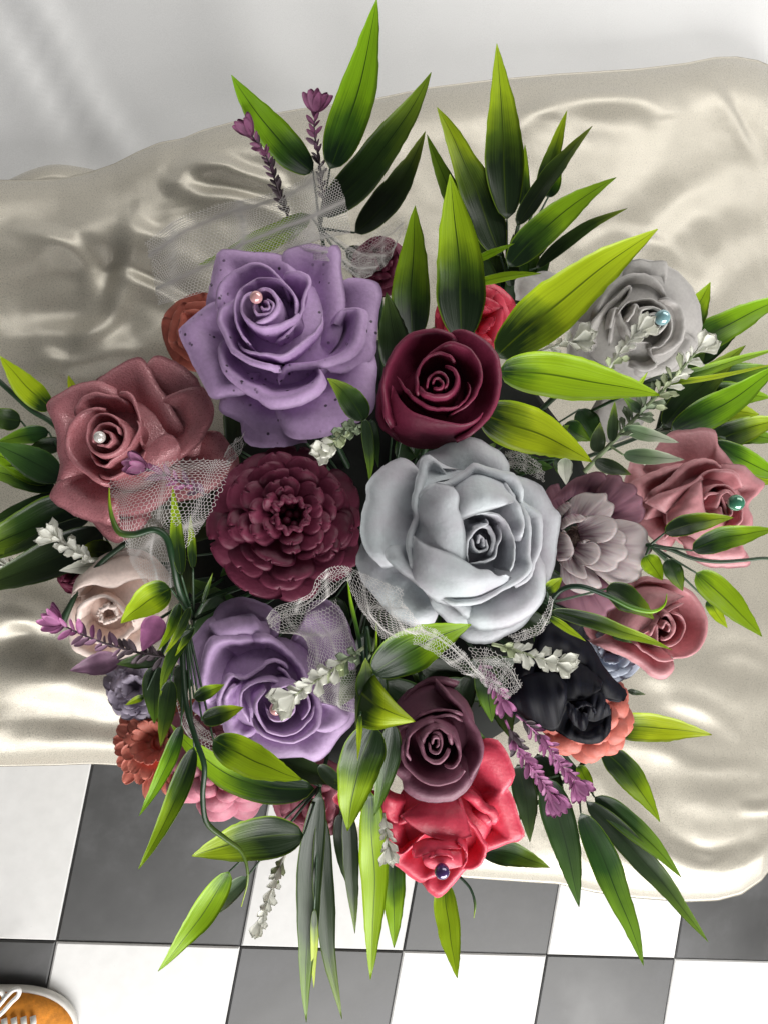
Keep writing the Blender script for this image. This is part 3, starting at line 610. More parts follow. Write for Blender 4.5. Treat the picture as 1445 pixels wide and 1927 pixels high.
f.face([(848, 668), (900, 610), (970, 556), (1022, 562), (1064, 612)], .74, [(760, 770), (850, 815), (930, 800), (1010, 745), (1075, 690)], .50, .10)
f.petal('i', .74, [(590, 790), (610, 812), (660, 820), (730, 780), (850, 690), (870, 640)], belly=.15)
f.petal('i', .82, [(815, 480), (828, 510), (800, 580), (762, 640), (690, 690), (615, 745), (570, 722), (548, 670), (560, 640)], belly=.12)
f.petal('i', .90, [(720, 520), (700, 480), (650, 446), (590, 447), (545, 485), (524, 560), (550, 640), (620, 677), (700, 652), (738, 600), (740, 545), (715, 495)])
f.petal('c', .95, [(560, 610), (555, 560), (590, 505), (640, 492), (690, 510), (712, 560)])
f.petal('c', .97, [(580, 620), (630, 622), (662, 590), (650, 550), (610, 535)])
f.heart(); f.pin((598, 577), M['pw'], 'white pearl pin in the shimmering dusty rose', .0037)
# -------- lower lavender rose
T = (300, 1080, 3.1413)
f = Flower('lavender_rose', 'plain lavender rose below the burgundy peony, partly under white net and a white sprig', 'rose', M['lav2'], T, (690, 780), (640, 640), .45, .052, GR, .5)
f.petal('o', .32, [(860, 300), (900, 170), (990, 150), (1080, 220), (1130, 330), (1180, 500), (1190, 620)])
f.petal('o', .34, [(290, 340), (340, 210), (430, 140), (540, 142), (650, 190), (720, 260)])
f.petal('o', .38, [(360, 220), (280, 280), (190, 385), (105, 500), (150, 580), (200, 640), (222, 720), (192, 800), (240, 840), (300, 880), (380, 900)])
f.petal('o', .40, [(1020, 620), (1130, 640), (1190, 730), (1150, 880), (1070, 965), (1000, 1060), (930, 1112), (850, 1086), (720, 1090), (600, 1062), (540, 1010), (520, 900)])
f.petal('o', .44, [(330, 780), (370, 880), (390, 940), (460, 975), (560, 960)])
f.petal('o', .50, [(950, 760), (1080, 780), (1130, 840), (1080, 902), (1000, 935), (930, 925), (900, 890)])
f.petal('o', .52, [(310, 340), (295, 300), (400, 256), (500, 242), (560, 238), (600, 280), (650, 292)], lip=.14)
f.petal('m', .58, [(260, 760), (225, 660), (240, 560), (265, 440), (300, 375), (360, 352), (450, 356), (570, 352)], lip=.10)
f.petal('m', .62, [(540, 350), (600, 345), (650, 356), (740, 420), (810, 490), (858, 560), (870, 640)], lip=.10)
f.petal('m', .66, [(345, 790), (340, 720), (372, 630), (410, 580), (480, 605), (560, 570), (640, 510), (720, 508), (765, 545)], lip=.10)
f.petal('m', .70, [(390, 860), (372, 780), (400, 690), (440, 640)], lip=.05)
f.petal('m', .72, [(700, 545), (745, 570), (780, 630), (800, 690), (810, 740)], lip=.04)
f.petal('i', .80, [(540, 870), (490, 800), (482, 740), (500, 680), (560, 640), (630, 628), (700, 645), (770, 690)], belly=.1, lip=.05)
f.petal('m', .80, [(545, 850), (570, 910), (620, 960), (700, 992), (800, 996), (880, 960), (942, 900), (962, 820), (942, 720), (900, 660)], lip=.10)
f.petal('i', .88, [(640, 690), (590, 740), (580, 800), (600, 860), (650, 918), (720, 942), (810, 925), (890, 850), (910, 780)], lip=.05)
f.petal('i', .92, [(840, 860), (880, 800), (870, 720), (820, 680), (740, 670), (670, 700)])
f.petal('c', .95, [(640, 800), (660, 850), (710, 868), (770, 850), (800, 790), (770, 730), (710, 715)])
f.heart(); f.pin((690, 792), M['pp'], 'pale pink pearl pin half hidden behind the white sprig on the lower lavender rose', .0040)
# -------- plum bud
T = (660, 1200, 3.705)
f = Flower('plum_rosebud', 'dusky plum rosebud standing over the coral red rose', 'rose', M['plum'], T, (585, 735), (560, 560), .437, .06, GR, .62, .7)
f.petal('m', .40, [(300, 700), (330, 480), (420, 360), (520, 290), (640, 270), (760, 300)], lip=.02)
f.petal('o', .58, [(250, 840), (244, 860), (270, 920), (360, 1000), (372, 1060), (430, 1112), (520, 1146), (620, 1148), (720, 1130), (800, 1072), (850, 1005), (900, 900)], lip=.10)
f.petal('m', .62, [(240, 860), (255, 800), (280, 700), (340, 632), (420, 600)], lip=.06)
f.petal('m', .70, [(590, 280), (640, 330), (680, 372), (760, 460), (832, 560), (892, 650), (922, 750), (916, 850), (880, 930), (840, 1000)], lip=.05)
f.petal('m', .76, [(430, 590), (460, 555), (540, 514), (640, 500), (730, 508), (790, 535)], lip=.03)
f.petal('m', .80, [(790, 580), (700, 536), (600, 546), (520, 570), (440, 622), (380, 690), (350, 780), (362, 870), (420, 942), (510, 1010), (600, 1032), (700, 1012), (765, 980), (800, 930)], lip=.05)
f.petal('i', .86, [(420, 850), (396, 790), (398, 735), (420, 682), (480, 632), (600, 600)])
f.petal('i', .90, [(580, 595), (660, 650), (722, 722), (748, 790), (742, 850), (700, 892), (650, 882)])
f.petal('i', .93, [(505, 690), (510, 780), (550, 842), (612, 850), (652, 805), (670, 760)])
f.petal('i', .93, [(510, 740), (525, 690), (570, 650), (620, 640), (665, 680), (690, 740)])
f.petal('c', .97, [(545, 730), (560, 790), (600, 802), (622, 760), (612, 680), (570, 672)])
f.petal('c', .97, [(570, 740), (580, 705), (600, 700), (606, 740), (590, 760)])
f.heart()
# -------- coral red rose
f = Flower('coral_rose', 'translucent coral red rose with a violet pearl, hanging lowest of the big blooms', 'rose', M['coral'], T, (630, 1545), (640, 1180), .478, .055, GR, .45)
f.petal('o', .30, [(0, 980), (-60, 1050), (-130, 1120), (-100, 1160), (0, 1160), (120, 1120)])
f.petal('o', .36, [(850, 760), (920, 705), (1020, 712), (1062, 762), (1100, 840), (1136, 930), (1130, 990), (1085, 1030), (1132, 1120), (1172, 1250), (1206, 1385), (1100, 1420), (960, 1480), (880, 1500)], lip=.08, th=.003)
f.petal('o', .50, [(480, 1690), (550, 1780), (600, 1812), (640, 1795), (720, 1710), (810, 1610), (840, 1560)])
f.petal('o', .46, [(220, 1000), (210, 1100), (200, 1190), (260, 1262), (300, 1262), (400, 1190), (500, 1140)])
f.petal('o', .50, [(250, 1200), (232, 1270), (250, 1360), (270, 1450), (290, 1570), (360, 1622), (470, 1706), (560, 1680), (660, 1640)])
f.petal('m', .60, [(240, 1330), (260, 1450), (330, 1506), (420, 1442), (500, 1366), (540, 1340)], lip=.05)
f.petal('m', .64, [(740, 1080), (770, 1150), (800, 1230), (880, 1330), (952, 1450), (932, 1540), (880, 1602), (790, 1608), (740, 1590)], lip=.05)
f.face([(480, 1150), (560, 1130), (650, 1120), (760, 1090)], .56, [(340, 1245), (420, 1312), (500, 1362), (600, 1402), (720, 1416), (842, 1385)], .78, .10)
f.face([(430, 1440), (520, 1400), (640, 1405), (770, 1420)], .72, [(425, 1485), (440, 1534), (560, 1497), (660, 1477), (765, 1470)], .90, .05)
f.face([(495, 1515), (560, 1480), (660, 1470), (765, 1475)], .86, [(498, 1525), (512, 1582), (565, 1614), (640, 1617), (720, 1609), (778, 1596)], .93, .05)
f.petal('m', .52, [(800, 1030), (850, 1070), (910, 1130), (960, 1170), (1005, 1190), (1018, 1235), (992, 1262), (950, 1230), (900, 1170)], lip=.06, th=.006)
#f.petal('i', .84, [(425, 1480), (440, 1532), (560, 1495), (660, 1475), (760, 1470)], belly=.08)
#f.petal('i', .90, [(495, 1520), (510, 1580), (560, 1612), (640, 1615), (720, 1608), (775, 1595)], belly=.08)
f.petal('i', .88, [(735, 1420), (790, 1462), (802, 1550), (775, 1605)], belly=.08)
f.petal('c', .95, [(540, 1530), (620, 1510), (690, 1520), (720, 1560)])
f.heart(); f.pin((635, 1600), M['pv'], 'dark violet pearl pin at the bottom of the coral red rose', .0048, .004)
# -------- warm grey rose
T = (900, 440, 2.6514)
f = Flower('warm_grey_rose', 'warm grey rose with a pale blue pearl, behind the white sprigs', 'rose', M['wgrey'], T, (880, 425), (760, 470), .51, .05, GR, .5)
f.petal('o', .22, [(185, 330), (187, 225), (250, 205), (350, 188), (460, 260)])
f.petal('o', .20, [(560, 880), (570, 980), (640, 1040), (760, 1010), (830, 930), (860, 820)])
f.petal('o', .36, [(470, 420), (440, 560), (450, 640), (510, 690), (620, 720), (720, 715), (800, 720)])
f.petal('o', .40, [(690, 260), (720, 190), (765, 132), (850, 136), (934, 140), (935, 220), (925, 300)])
f.petal('o', .42, [(1010, 470), (1040, 500), (1090, 548), (1062, 600), (1000, 652), (940, 700), (850, 722), (780, 715), (720, 650)])
f.petal('m', .56, [(550, 430), (590, 330), (640, 262), (720, 210), (800, 194), (870, 220), (912, 270), (940, 350)], lip=.08)
f.petal('m', .60, [(890, 330), (930, 318), (1000, 350), (1027, 410), (1026, 490), (990, 560), (930, 600), (855, 612)], lip=.06)
f.petal('m', .62, [(540, 600), (528, 500), (600, 392), (680, 312), (752, 255), (735, 322), (700, 352), (662, 430), (648, 560)], lip=.03)
f.petal('m', .64, [(690, 600), (740, 560), (848, 545), (862, 620), (886, 660), (820, 690), (740, 660)], lip=.03)
f.petal('i', .74, [(660, 470), (690, 375), (722, 430), (755, 490), (790, 560)], belly=.25)
f.petal('i', .82, [(690, 400), (720, 352), (780, 335), (850, 335), (920, 370), (957, 440), (950, 500), (915, 552), (860, 572)], belly=.12)
f.petal('i', .88, [(745, 440), (770, 400), (790, 360), (805, 395), (825, 440), (850, 480)], belly=.2)
f.petal('i', .92, [(810, 430), (815, 385), (870, 378), (912, 402), (925, 450), (890, 490)])
f.petal('c', .95, [(840, 440), (850, 405), (885, 400), (905, 430), (895, 465), (860, 470)])
f.heart(); f.pin((905, 422), M['pb'], 'pale blue pearl pin in the warm grey rose', .0052, .004)
# -------- dusty pink rose
T = (980, 780, 3.1075)
f = Flower('pink_rose', 'dusty pink open rose with a green pearl, beside the streaked daisy', 'rose', M['pink'], T, (1195, 545), (1020, 560), .52, .05, GR, .48)
f.petal('o', .24, [(640, 250), (600, 400), (640, 560), (740, 700), (840, 800)])
f.petal('o', .28, [(930, 740), (980, 830), (1060, 880), (1200, 900), (1340, 880), (1310, 800)])
f.petal('o', .34, [(700, 330), (790, 190), (870, 102), (960, 88), (1130, 95), (1150, 170), (1200, 240), (1250, 300)], lip=.05)
f.petal('o', .42, [(1160, 280), (1300, 300), (1370, 362), (1422, 410), (1375, 470), (1330, 540), (1355, 600), (1352, 660), (1260, 720)], lip=.06)
f.petal('o', .38, [(900, 700), (960, 770), (1060, 840), (1200, 860), (1310, 840), (1295, 780), (1250, 700)])
f.petal('m', .48, [(640, 500), (620, 420), (700, 360), (800, 320), (940, 285)], lip=.14)
f.petal('m', .46, [(700, 620), (740, 545), (820, 560), (862, 612), (842, 700), (820, 740)], lip=.06)
f.petal('m', .62, [(715, 510), (760, 440), (850, 385), (930, 300), (1000, 266), (1100, 262), (1165, 295)], lip=.08)
f.petal('m', .68, [(840, 580), (920, 500), (980, 420), (1050, 350), (1130, 320), (1240, 330), (1300, 420)], lip=.05, belly=.1)
f.face([(1055, 380), (1062, 480), (1075, 560), (1095, 615)], .86, [(960, 430), (890, 530), (850, 580), (850, 650)], .62, .12)
f.face([(720, 515), (790, 470), (880, 440), (990, 400), (1055, 350)], .70, [(840, 580), (890, 525), (950, 465), (1010, 420), (1070, 375)], .66, .10)
#f.petal('i', .78, [(850, 590), (930, 500), (1000, 430), (1055, 385), (1062, 480), (1075, 560), (1095, 610)], belly=.34)
f.petal('i', .84, [(1055, 490), (1110, 432), (1170, 418), (1240, 450), (1278, 530), (1275, 620), (1230, 660)], belly=.15)
f.petal('i', .88, [(1070, 500), (1100, 470), (1160, 480), (1180, 540), (1190, 600), (1120, 620)], belly=.15)
f.petal('i', .92, [(1155, 550), (1165, 480), (1205, 455), (1240, 500), (1240, 560)])
f.petal('c', .95, [(1165, 540), (1180, 588), (1222, 582), (1230, 545), (1200, 510)])
f.heart(); f.pin((1232, 518), M['pg'], 'green pearl pin in the dusty pink rose', .0056, .006)
# -------- dusty pink bud
f = Flower('pink_rosebud', 'dusty pink rosebud below the streaked daisy, crossed by narrow lime leaves', 'rose', M['pink'], T, (850, 1250), (660, 1180), .487, .055, GR, .62, .66)
f.petal('m', .30, [(560, 1420), (420, 1340), (360, 1230), (420, 1080), (560, 980), (700, 940)], lip=.02)
f.petal('o', .55, [(380, 1320), (460, 1360), (540, 1390), (660, 1450), (760, 1532), (830, 1552), (886, 1500), (880, 1440)], lip=.10)
f.petal('m', .68, [(640, 990), (700, 948), (830, 958), (960, 1010), (1042, 1080), (1087, 1180), (1082, 1280), (1042, 1370), (960, 1420), (885, 1432)], lip=.06)
f.face([(655, 1312), (740, 1228), (840, 1130), (900, 1092), (955, 1066)], .80, [(500, 1230), (520, 1140), (580, 1050), (660, 990), (760, 985)], [.50, .5, .5, .56], .14)
#f.petal('m', .76, [(640, 1320), (680, 1300), (740, 1228), (840, 1130), (900, 1090), (955, 1068)], lip=.03, belly=.3)
f.petal('m', .76, [(640, 1310), (690, 1370), (740, 1402), (800, 1442), (890, 1442)], lip=.04)
f.petal('i', .84, [(690, 1290), (760, 1250), (820, 1180), (940, 1105)], belly=.15)
f.petal('i', .86, [(860, 1155), (930, 1188), (947, 1250), (912, 1320), (830, 1352), (765, 1322)], belly=.12)
f.petal('i', .90, [(755, 1290), (790, 1230), (800, 1340), (830, 1345)], belly=.1)
f.petal('i', .93, [(815, 1200), (840, 1178), (872, 1210), (872, 1270), (835, 1302), (815, 1290)])
f.petal('c', .96, [(830, 1250), (840, 1215), (858, 1230), (852, 1270)])
f.heart()
# -------- black tulip
T = (900, 1040, 3.01)
f = Flower('black_tulip', 'matt black tulip with creased petals under the white sprig', 'tulip', M['blackp'], T, (620, 880), (420, 720), .455, .055, GR, .55, .55)
f.ruf = 3.2
f.petal('o', .40, [(300, 560), (330, 470), (400, 405), (560, 465), (640, 520), (700, 640), (772, 730), (835, 790), (825, 832), (780, 840), (730, 800)], lip=.06)
f.petal('o', .40, [(150, 820), (180, 900), (290, 962), (430, 1008), (530, 1060), (620, 1082), (690, 1070), (742, 1020), (748, 920)], lip=.08)
f.petal('o', .36, [(330, 500), (250, 560), (180, 680), (150, 800), (170, 870)])
f.face([(320, 470), (400, 400), (520, 436), (640, 518), (705, 640), (800, 755), (838, 795)], .56, [(300, 600), (400, 560), (500, 600), (590, 690), (680, 800), (760, 835), (822, 842)], .60, .10)
f.face([(150, 830), (230, 715), (330, 670), (430, 680), (498, 745)], [.5, .68, .78], [(165, 850), (240, 925), (330, 978), (432, 1010), (500, 830)], [.5, .66, .78], .14)
f.face([(430, 600), (540, 610), (660, 680), (694, 745)], .66, [(498, 842), (570, 834), (640, 812), (692, 772)], .80, .08)
f.face([(505, 880), (560, 995), (620, 1008), (700, 950), (748, 880)], .60, [(435, 1012), (530, 1064), (620, 1084), (700, 1068), (752, 950)], .66, .06)
f.face([(590, 815), (680, 785), (747, 862)], .78, [(560, 895), (640, 958), (748, 918)], .70, .07)
f.face([(496, 850), (530, 865), (570, 890), (612, 915)], .80, [(500, 900), (540, 975), (600, 1008), (620, 950)], .74, .05)
f.petal('c', .88, [(560, 880), (590, 860), (640, 870), (660, 910)])
f.heart()
def ident(x, y): return (0, 0, 1.0)
# -------- burgundy peony
f = Flower('burgundy_peony', 'dark burgundy ruffled peony between the two lavender roses and the grey rose', 'peony', M['burg2'], (0, 0, 1), (548, 968), (538, 985), .435, .042, GR, .62, .62, .0026)
for n, r0, r1, wd, z0, z1, dm, a0 in ((9, 76, 157, 118, .20, .34, .30, 0), (9, 66, 140, 104, .34, .56, .26, 17), (9, 56, 120, 92, .46, .74, .26, 4), (8, 44, 98, 80, .58, .90, .22, 21), (8, 26, 78, 62, .68, .98, .2, 8), (6, 18, 58, 54, .74, 1.04, .2, 30)):
    for k in range(n):
        f.blade(a0 + 360 / n * (k + rnd.uniform(-.3, .3)), r0, r1 * rnd.uniform(.9, 1.05), wd * rnd.uniform(.72, 1.15), z0, z1 * rnd.uniform(.92, 1.05), 0, rnd.choice((.15, .45, .7, .3)), .03, dome_=dm * rnd.uniform(.2, 1.2), roll=.05, th=.0024)
for k in range(6):
    a = k * 60 + rnd.uniform(-9, 9)
    f.petal('i', .97 + rnd.uniform(-.06, .05), [(548 + math.cos(math.radians(a + t)) * rr, 968 + math.sin(math.radians(a + t)) * rr) for t, rr in ((-46, 24), (-26, 36 + rnd.uniform(-4, 4)), (-8, 28), (8, 38 + rnd.uniform(-4, 4)), (26, 27), (46, 31))], lip=.10, belly=.05)
for x, y in ((532, 958), (550, 950), (560, 968), (540, 980), (555, 988), (545, 968)):
    v, q = ball(f.rimpoint((x, y), .80), .0026, 10, 7); mesh('stamen', v, q, f.mat, f.root)
f.heart()
# -------- streaked daisy
f = Flower('streaked_daisy', 'plum and pale grey streaked daisy pressed against the big grey rose', 'daisy', M['daisy'], (1017, 848, 5.383), (350, 900), (330, 920), .462, .04, GR, .3, .5, .0024)
DO = M['daisyo']
f.face([(90, 520), (200, 400), (330, 290), (470, 236), (560, 212), (640, 228), (674, 280), (640, 400)], .44, [(130, 580), (200, 540), (260, 500), (310, 470), (370, 480), (430, 500), (500, 520), (540, 520)], .30, .08, mat=DO)
f.face([(650, 400), (672, 250), (740, 233), (812, 264), (838, 318), (930, 338), (976, 398), (966, 440), (1030, 475), (1028, 550), (1056, 602), (1045, 680), (1000, 738)], .40, [(470, 520), (520, 560), (580, 620), (640, 690), (700, 740)], .44, .08, mat=DO, nu=44)
f.face([(640, 1340), (720, 1420), (750, 1510), (762, 1592), (672, 1640), (656, 1702), (560, 1712), (400, 1660), (250, 1590), (150, 1550)], .40, [(560, 1240), (480, 1250), (380, 1250), (280, 1250), (200, 1260)], .46, .07, mat=DO, nu=40)
f.face([(100, 700), (60, 560), (40, 440), (90, 360), (180, 330)], .36, [(200, 800), (200, 740), (210, 680), (230, 640), (260, 600)], .40, .05, mat=DO)
f.face([(745, 700), (880, 712), (1000, 750), (1076, 820), (1084, 905), (1122, 962), (1126, 1012), (1090, 1062), (1106, 1130), (1018, 1222), (1020, 1274), (940, 1332), (850, 1347), (700, 1330)], .50, [(560, 760), (580, 850), (560, 980), (500, 1090), (430, 1180)], .56, .08, nu=48)
f.face([(470, 1200), (560, 1275), (617, 1385), (560, 1412), (532, 1458), (400, 1450), (280, 1390), (195, 1280)], .56, [(420, 1130), (370, 1140), (310, 1130), (250, 1120), (200, 1120)], .60, .07, nu=36)
f.face([(260, 540), (340, 462), (440, 424), (550, 432), (668, 434), (678, 500), (742, 546), (736, 612), (705, 680)], .64, [(230, 700), (290, 720), (350, 740), (410, 750), (470, 760)], .60, .08, nu=40)
f.face([(780, 800), (852, 850), (872, 912), (850, 958), (887, 1020), (870, 1090), (792, 1136), (776, 1190), (700, 1227), (600, 1222), (490, 1180)], .68, [(480, 800), (470, 890), (440, 980), (400, 1050), (360, 1110)], .64, .08, nu=40)
f.face([(330, 1085), (420, 1148), (457, 1220), (466, 1302), (420, 1302), (330, 1262), (250, 1205), (185, 1140)], .78, [(330, 1030), (300, 1050), (260, 1060), (220, 1060)], .66, .07)
f.face([(425, 662), (560, 654), (680, 668), (762, 708), (790, 770), (762, 852), (690, 912), (560, 938)], .90, [(370, 740), (375, 790), (385, 840), (395, 880), (400, 920)], .72, .09)
f.face([(430, 918), (520, 920), (592, 970), (614, 1050), (582, 1122), (512, 1167), (420, 1160)], .92, [(375, 920), (370, 950), (355, 980), (340, 1010), (325, 1040)], .72, .08)
f.face([(215, 815), (272, 850), (322, 960), (337, 1032), (295, 1106)], .94, [(172, 780), (160, 880), (158, 1000), (160, 1090), (190, 1120)], .70, .10)
f.face([(215, 812), (300, 748), (420, 716), (464, 690)], .93, [(190, 770), (235, 690), (310, 655), (400, 662)], .80, .06)
f.face([(210, 668), (262, 612), (302, 560), (292, 534)], .80, [(150, 610), (195, 570), (240, 545), (285, 530)], .70, .05)
cen = plain('daisy_heart', (.13, .085, .07), .8, scale=500, bmp=.6)
for k in range(70):
    t = k / 70; r = 15 * math.sqrt(t); a = k * 2.39996
    v, q = ball(f.rimpoint((1082 + r * math.cos(a), 1014 + r * 1.55 * math.sin(a)), .74 - .12 * t), .0014, 7, 5)
    if k == 0: VV_, FF_ = v, q
    else: FF_ = FF_ + [[i + len(VV_) for i in g] for g in q]; VV_ = np.r_[VV_, v]
o = mesh('seed_disk', VV_, FF_, cen, f.root); o['kind'] = 'stuff'
f.heart()
# -------- cream peony
f = Flower('cream_peony', 'cream peony bud under the net beside the purple lavender sprig', 'peony', M['cream'], (0, 900, 3.1413), (640, 790), (720, 700), .492, .045, GR, .66, .6, .0024)
f.petal('o', .40, [(1010, 560), (1000, 700), (980, 860), (880, 990), (760, 1060), (620, 1070)])
f.petal('m', .62, [(1000, 650), (960, 500), (860, 430), (740, 415), (640, 445), (540, 530), (480, 620), (420, 700)], lip=.08)
f.petal('m', .50, [(420, 690), (405, 800), (410, 930), (440, 1010), (540, 1060), (660, 1070)], lip=.08)
f.face([(425, 705), (470, 652), (560, 630), (620, 645), (680, 650), (760, 610), (880, 595), (1000, 640)], .80, [(440, 620), (500, 550), (600, 460), (720, 415), (800, 420), (880, 450), (950, 500), (1010, 580)], .48, .18)
#f.petal('m', .76, [(430, 700), (470, 650), (560, 630), (620, 645), (680, 650), (760, 610), (880, 595), (960, 620)], lip=.08, belly=.2)
f.petal('m', .76, [(460, 850), (470, 760), (540, 710), (620, 690), (680, 730), (740, 790), (800, 850)], lip=.06)
f.petal('m', .70, [(450, 800), (470, 900), (540, 960), (640, 980), (740, 950), (800, 880)], lip=.06)
for k in range(9):
    a = math.radians(40 * k + rnd.uniform(-10, 10)); x, y = 640 + 48 * math.cos(a), 800 + 42 * math.sin(a); b = a + rnd.uniform(1, 2)
    f.petal('c', .82 + rnd.uniform(-.08, .08), [(x - 40 * math.cos(b), y - 34 * math.sin(b)), (x + 8, y + 6), (x + 40 * math.cos(b), y + 34 * math.sin(b))], nu=12)
f.heart()
# -------- salmon chrysanthemum, lower left
f = Flower('salmon_chrysanthemum', 'salmon chrysanthemum peeping out under the grey lilac blossom', 'chrysanthemum', M['salmon'], (0, 0, 1), (280, 1398), (318, 1395), .53, .03, GR, .3, .4, .002)
for n, r, z0, z1, a0 in ((14, 106, .2, .3, 0), (14, 90, .35, .55, 12), (12, 66, .5, .75, 5), (9, 42, .55, .95, 0)):
    for k in range(n): f.blade(a0 + 360 / n * k + rnd.uniform(-4, 4), 18, r * rnd.uniform(.93, 1.06), 30 if r > 50 else 24, z0, z1, .2, 0, .12, nu=7, nv=9)
f.heart()
# -------- pink peony, lower left
f = Flower('pink_peony', 'rosy pink peony with fat round petals above the curling stem', 'peony', M['mauve'], (0, 0, 1), (415, 1450), (428, 1420), .50, .045, GR, .6, .6, .003)
for n, r0, r1, wd, z0, z1, a0 in ((10, 40, 134, 78, .1, .2, 0), (9, 36, 116, 78, .25, .42, 20), (8, 30, 92, 70, .4, .66, 5), (7, 22, 66, 56, .55, .86, 25), (5, 14, 40, 44, .6, 1.0, 0)):
    for k in range(n): f.blade(a0 + 360 / n * k + rnd.uniform(-6, 6), r0, r1 * rnd.uniform(.94, 1.05), wd * rnd.uniform(.9, 1.1), z0, z1, 0, 0, .14, dome_=.7, roll=.12)
f.heart()
# -------- grey lilac blossom
f = Flower('grey_lilac_blossom', 'small grey lilac ruffled blossom above the salmon chrysanthemum', 'blossom', M['lilac'], (0, 0, 1), (250, 1295), (272, 1290), .515, .035, GR, .5, .5, .002)
for n, r0, r1, wd, z0, z1, a0 in ((9, 20, 72, 52, .15, .3, 0), (8, 16, 56, 46, .35, .6, 15), (7, 12, 40, 36, .5, .85, 0), (5, 6, 24, 26, .6, 1, 20)):
    for k in range(n): f.blade(a0 + 360 / n * k + rnd.uniform(-6, 6), r0, r1 * rnd.uniform(.9, 1.08), wd, z0, z1, .2, .4, .1, roll=.06, nu=9, nv=9)
f.heart()
# -------- salmon blossom under the black tulip
f = Flower('salmon_blossom', 'salmon round petalled blossom half hidden under the black tulip', 'blossom', M['salmon2'], (0, 0, 1), (1108, 1348), (1096, 1340), .515, .03, GR, .5, .5, .003)
for n, r0, r1, wd, z0, z1, a0 in ((9, 30, 94, 66, .2, .35, 10), (8, 24, 82, 60, .4, .6, 30), (6, 15, 55, 50, .5, .9, 0)):
    for k in range(n): f.blade(a0 + 360 / n * k + rnd.uniform(-4, 4), r0, r1, wd, z0, z1, 0, .15, .12, dome_=.6, roll=.10)
f.heart()
# -------- blue grey rose between black tulip and pink bud
f = Flower('blue_grey_rose', 'small blue grey rose showing between the black tulip and pink rosebud', 'rose', M['blue'], (0, 0, 1), (1150, 1225), (1142, 1218), .515, .03, GR, .5, .5, .002)
for n, r0, r1, wd, z0, z1, a0 in ((6, 20, 66, 68, .2, .4, 35), (5, 16, 54, 60, .35, .6, 0), (5, 12, 40, 46, .45, .8, 30), (4, 6, 24, 30, .5, 1, 0)):
    for k in range(n): f.blade(a0 + 360 / n * k, r0, r1, wd, z0, z1, .2, 0, .1, roll=.08)
f.heart()
def simple_rose(name, label, mat, c, b, D, R, H=.03):
    f = Flower(name, label, 'rose', mat, (0, 0, 1), c, b, D, H, GR, .5, .55, .0024)
    for n, q0, q1, wq, z0, z1, a0 in ((5, .3, 1, 1.3, .2, .42, 15), (5, .25, .78, 1.15, .35, .62, 50), (4, .2, .54, .9, .45, .82, 10), (3, .1, .3, .5, .5, 1, 40)):
        for k in range(n): f.blade(a0 + 360 / n * k + rnd.uniform(-7, 7), q0 * R, q1 * R, wq * R, z0, z1, .2, 0, .1, roll=.08)
    f.heart()
simple_rose('red_rose', 'red rose half hidden behind the burgundy rosebud under a lime leaf', M['coral'], (905, 600), (890, 610), .502, 80)
simple_rose('wine_rose', 'wine coloured rose hidden behind the net and the upper bamboo leaves', M['burg2'], (720, 490), (715, 510), .505, 56)
simple_rose('terracotta_rose', 'terracotta rose peeping out beside the speckled lavender rose', M['terra'], (372, 622), (385, 630), .515, 74)
simple_rose('dark_pink_rose', 'dark pink rose in the shade behind the long hanging leaves', M['mauve'], (590, 1520), (590, 1490), .53, 78)
simple_rose('wine_rosebud', 'wine coloured rosebud under the dark leaves beside the cream peony', M['burg2'], (130, 1085), (160, 1075), .535, 42)
# ---------------------------------------------------------------- foliage
GL = 'plastic leaf sprigs tucked between the blooms'
def leaf(root, b, t, w, Db, Dt, kind, bend=0, tw=0, fold=.20, sag=.0, n=26, name='leaf', jag=1.0, peak=.62, tk=.00055):
    b = np.array(b, float); t = np.array(t, float); d = t - b; L = np.linalg.norm(d); pr = np.array([-d[1], d[0]]) / L
    mid = (b + t) / 2 + pr * bend * 2; Dm = (Db + Dt) / 2 - sag * 2
    s = np.linspace(0, 1, n); q = ((1-s)**2)[:, None] * np.r_[b, Db] + (2*s*(1-s))[:, None] * np.r_[mid, Dm] + (s**2)[:, None] * np.r_[t, Dt]
    sd = rnd.randrange(10**6); r = np.random.RandomState(sd)
    q[:, :2] += (pr[None] * wob(n, sd, 2)[:, None]) * (L * .012 * np.sin(np.pi * s))[:, None]
    C0 = np.array([P(*x) for x in q])
    T = unit(np.gradient(C0, axis=0)); S_ = unit(np.cross(T, FWD)); Nn = np.cross(S_, T)
    fold = fold * r.uniform(.6, 1.6); tw = tw + r.uniform(-12, 12)
    tws = np.radians(tw + 14 * wob(n, sd + 1, 2)) ; Sd = S_ * np.cos(tws)[:, None] + Nn * np.sin(tws)[:, None]; Nd = np.cross(Sd, T)
    sgn = np.sign((Nd @ FWD).mean()) or 1
    W = .94 * w * q[:, 2] / F / 2 * np.maximum(np.sin(np.pi * s ** peak) ** .85, .02)
    W *= 1 + .05 * wob(n, sd + 2, 5)
    nu = 9; u = np.linspace(-1, 1, nu)
    G = np.zeros((nu, n, 3))
    for i, x in enumerate(u):
        e = np.abs(x)
        jg = (r.rand(n) - .5) * .10 * jag * (e > .99) * np.clip((s - .25) * 2, 0, 1)
        lift = fold * (1 - e ** 1.2) * W + .12 * W * wob(n, sd + 3 + (x > 0), 4) * e ** 2
        G[i] = C0 + Sd * (x * W * (1 + jg))[:, None] + Nd * sgn * lift[:, None]
    sv, sf, su = shell(G, tk, .2, .06)
    return mesh(name, sv, sf, M[kind], root, su)
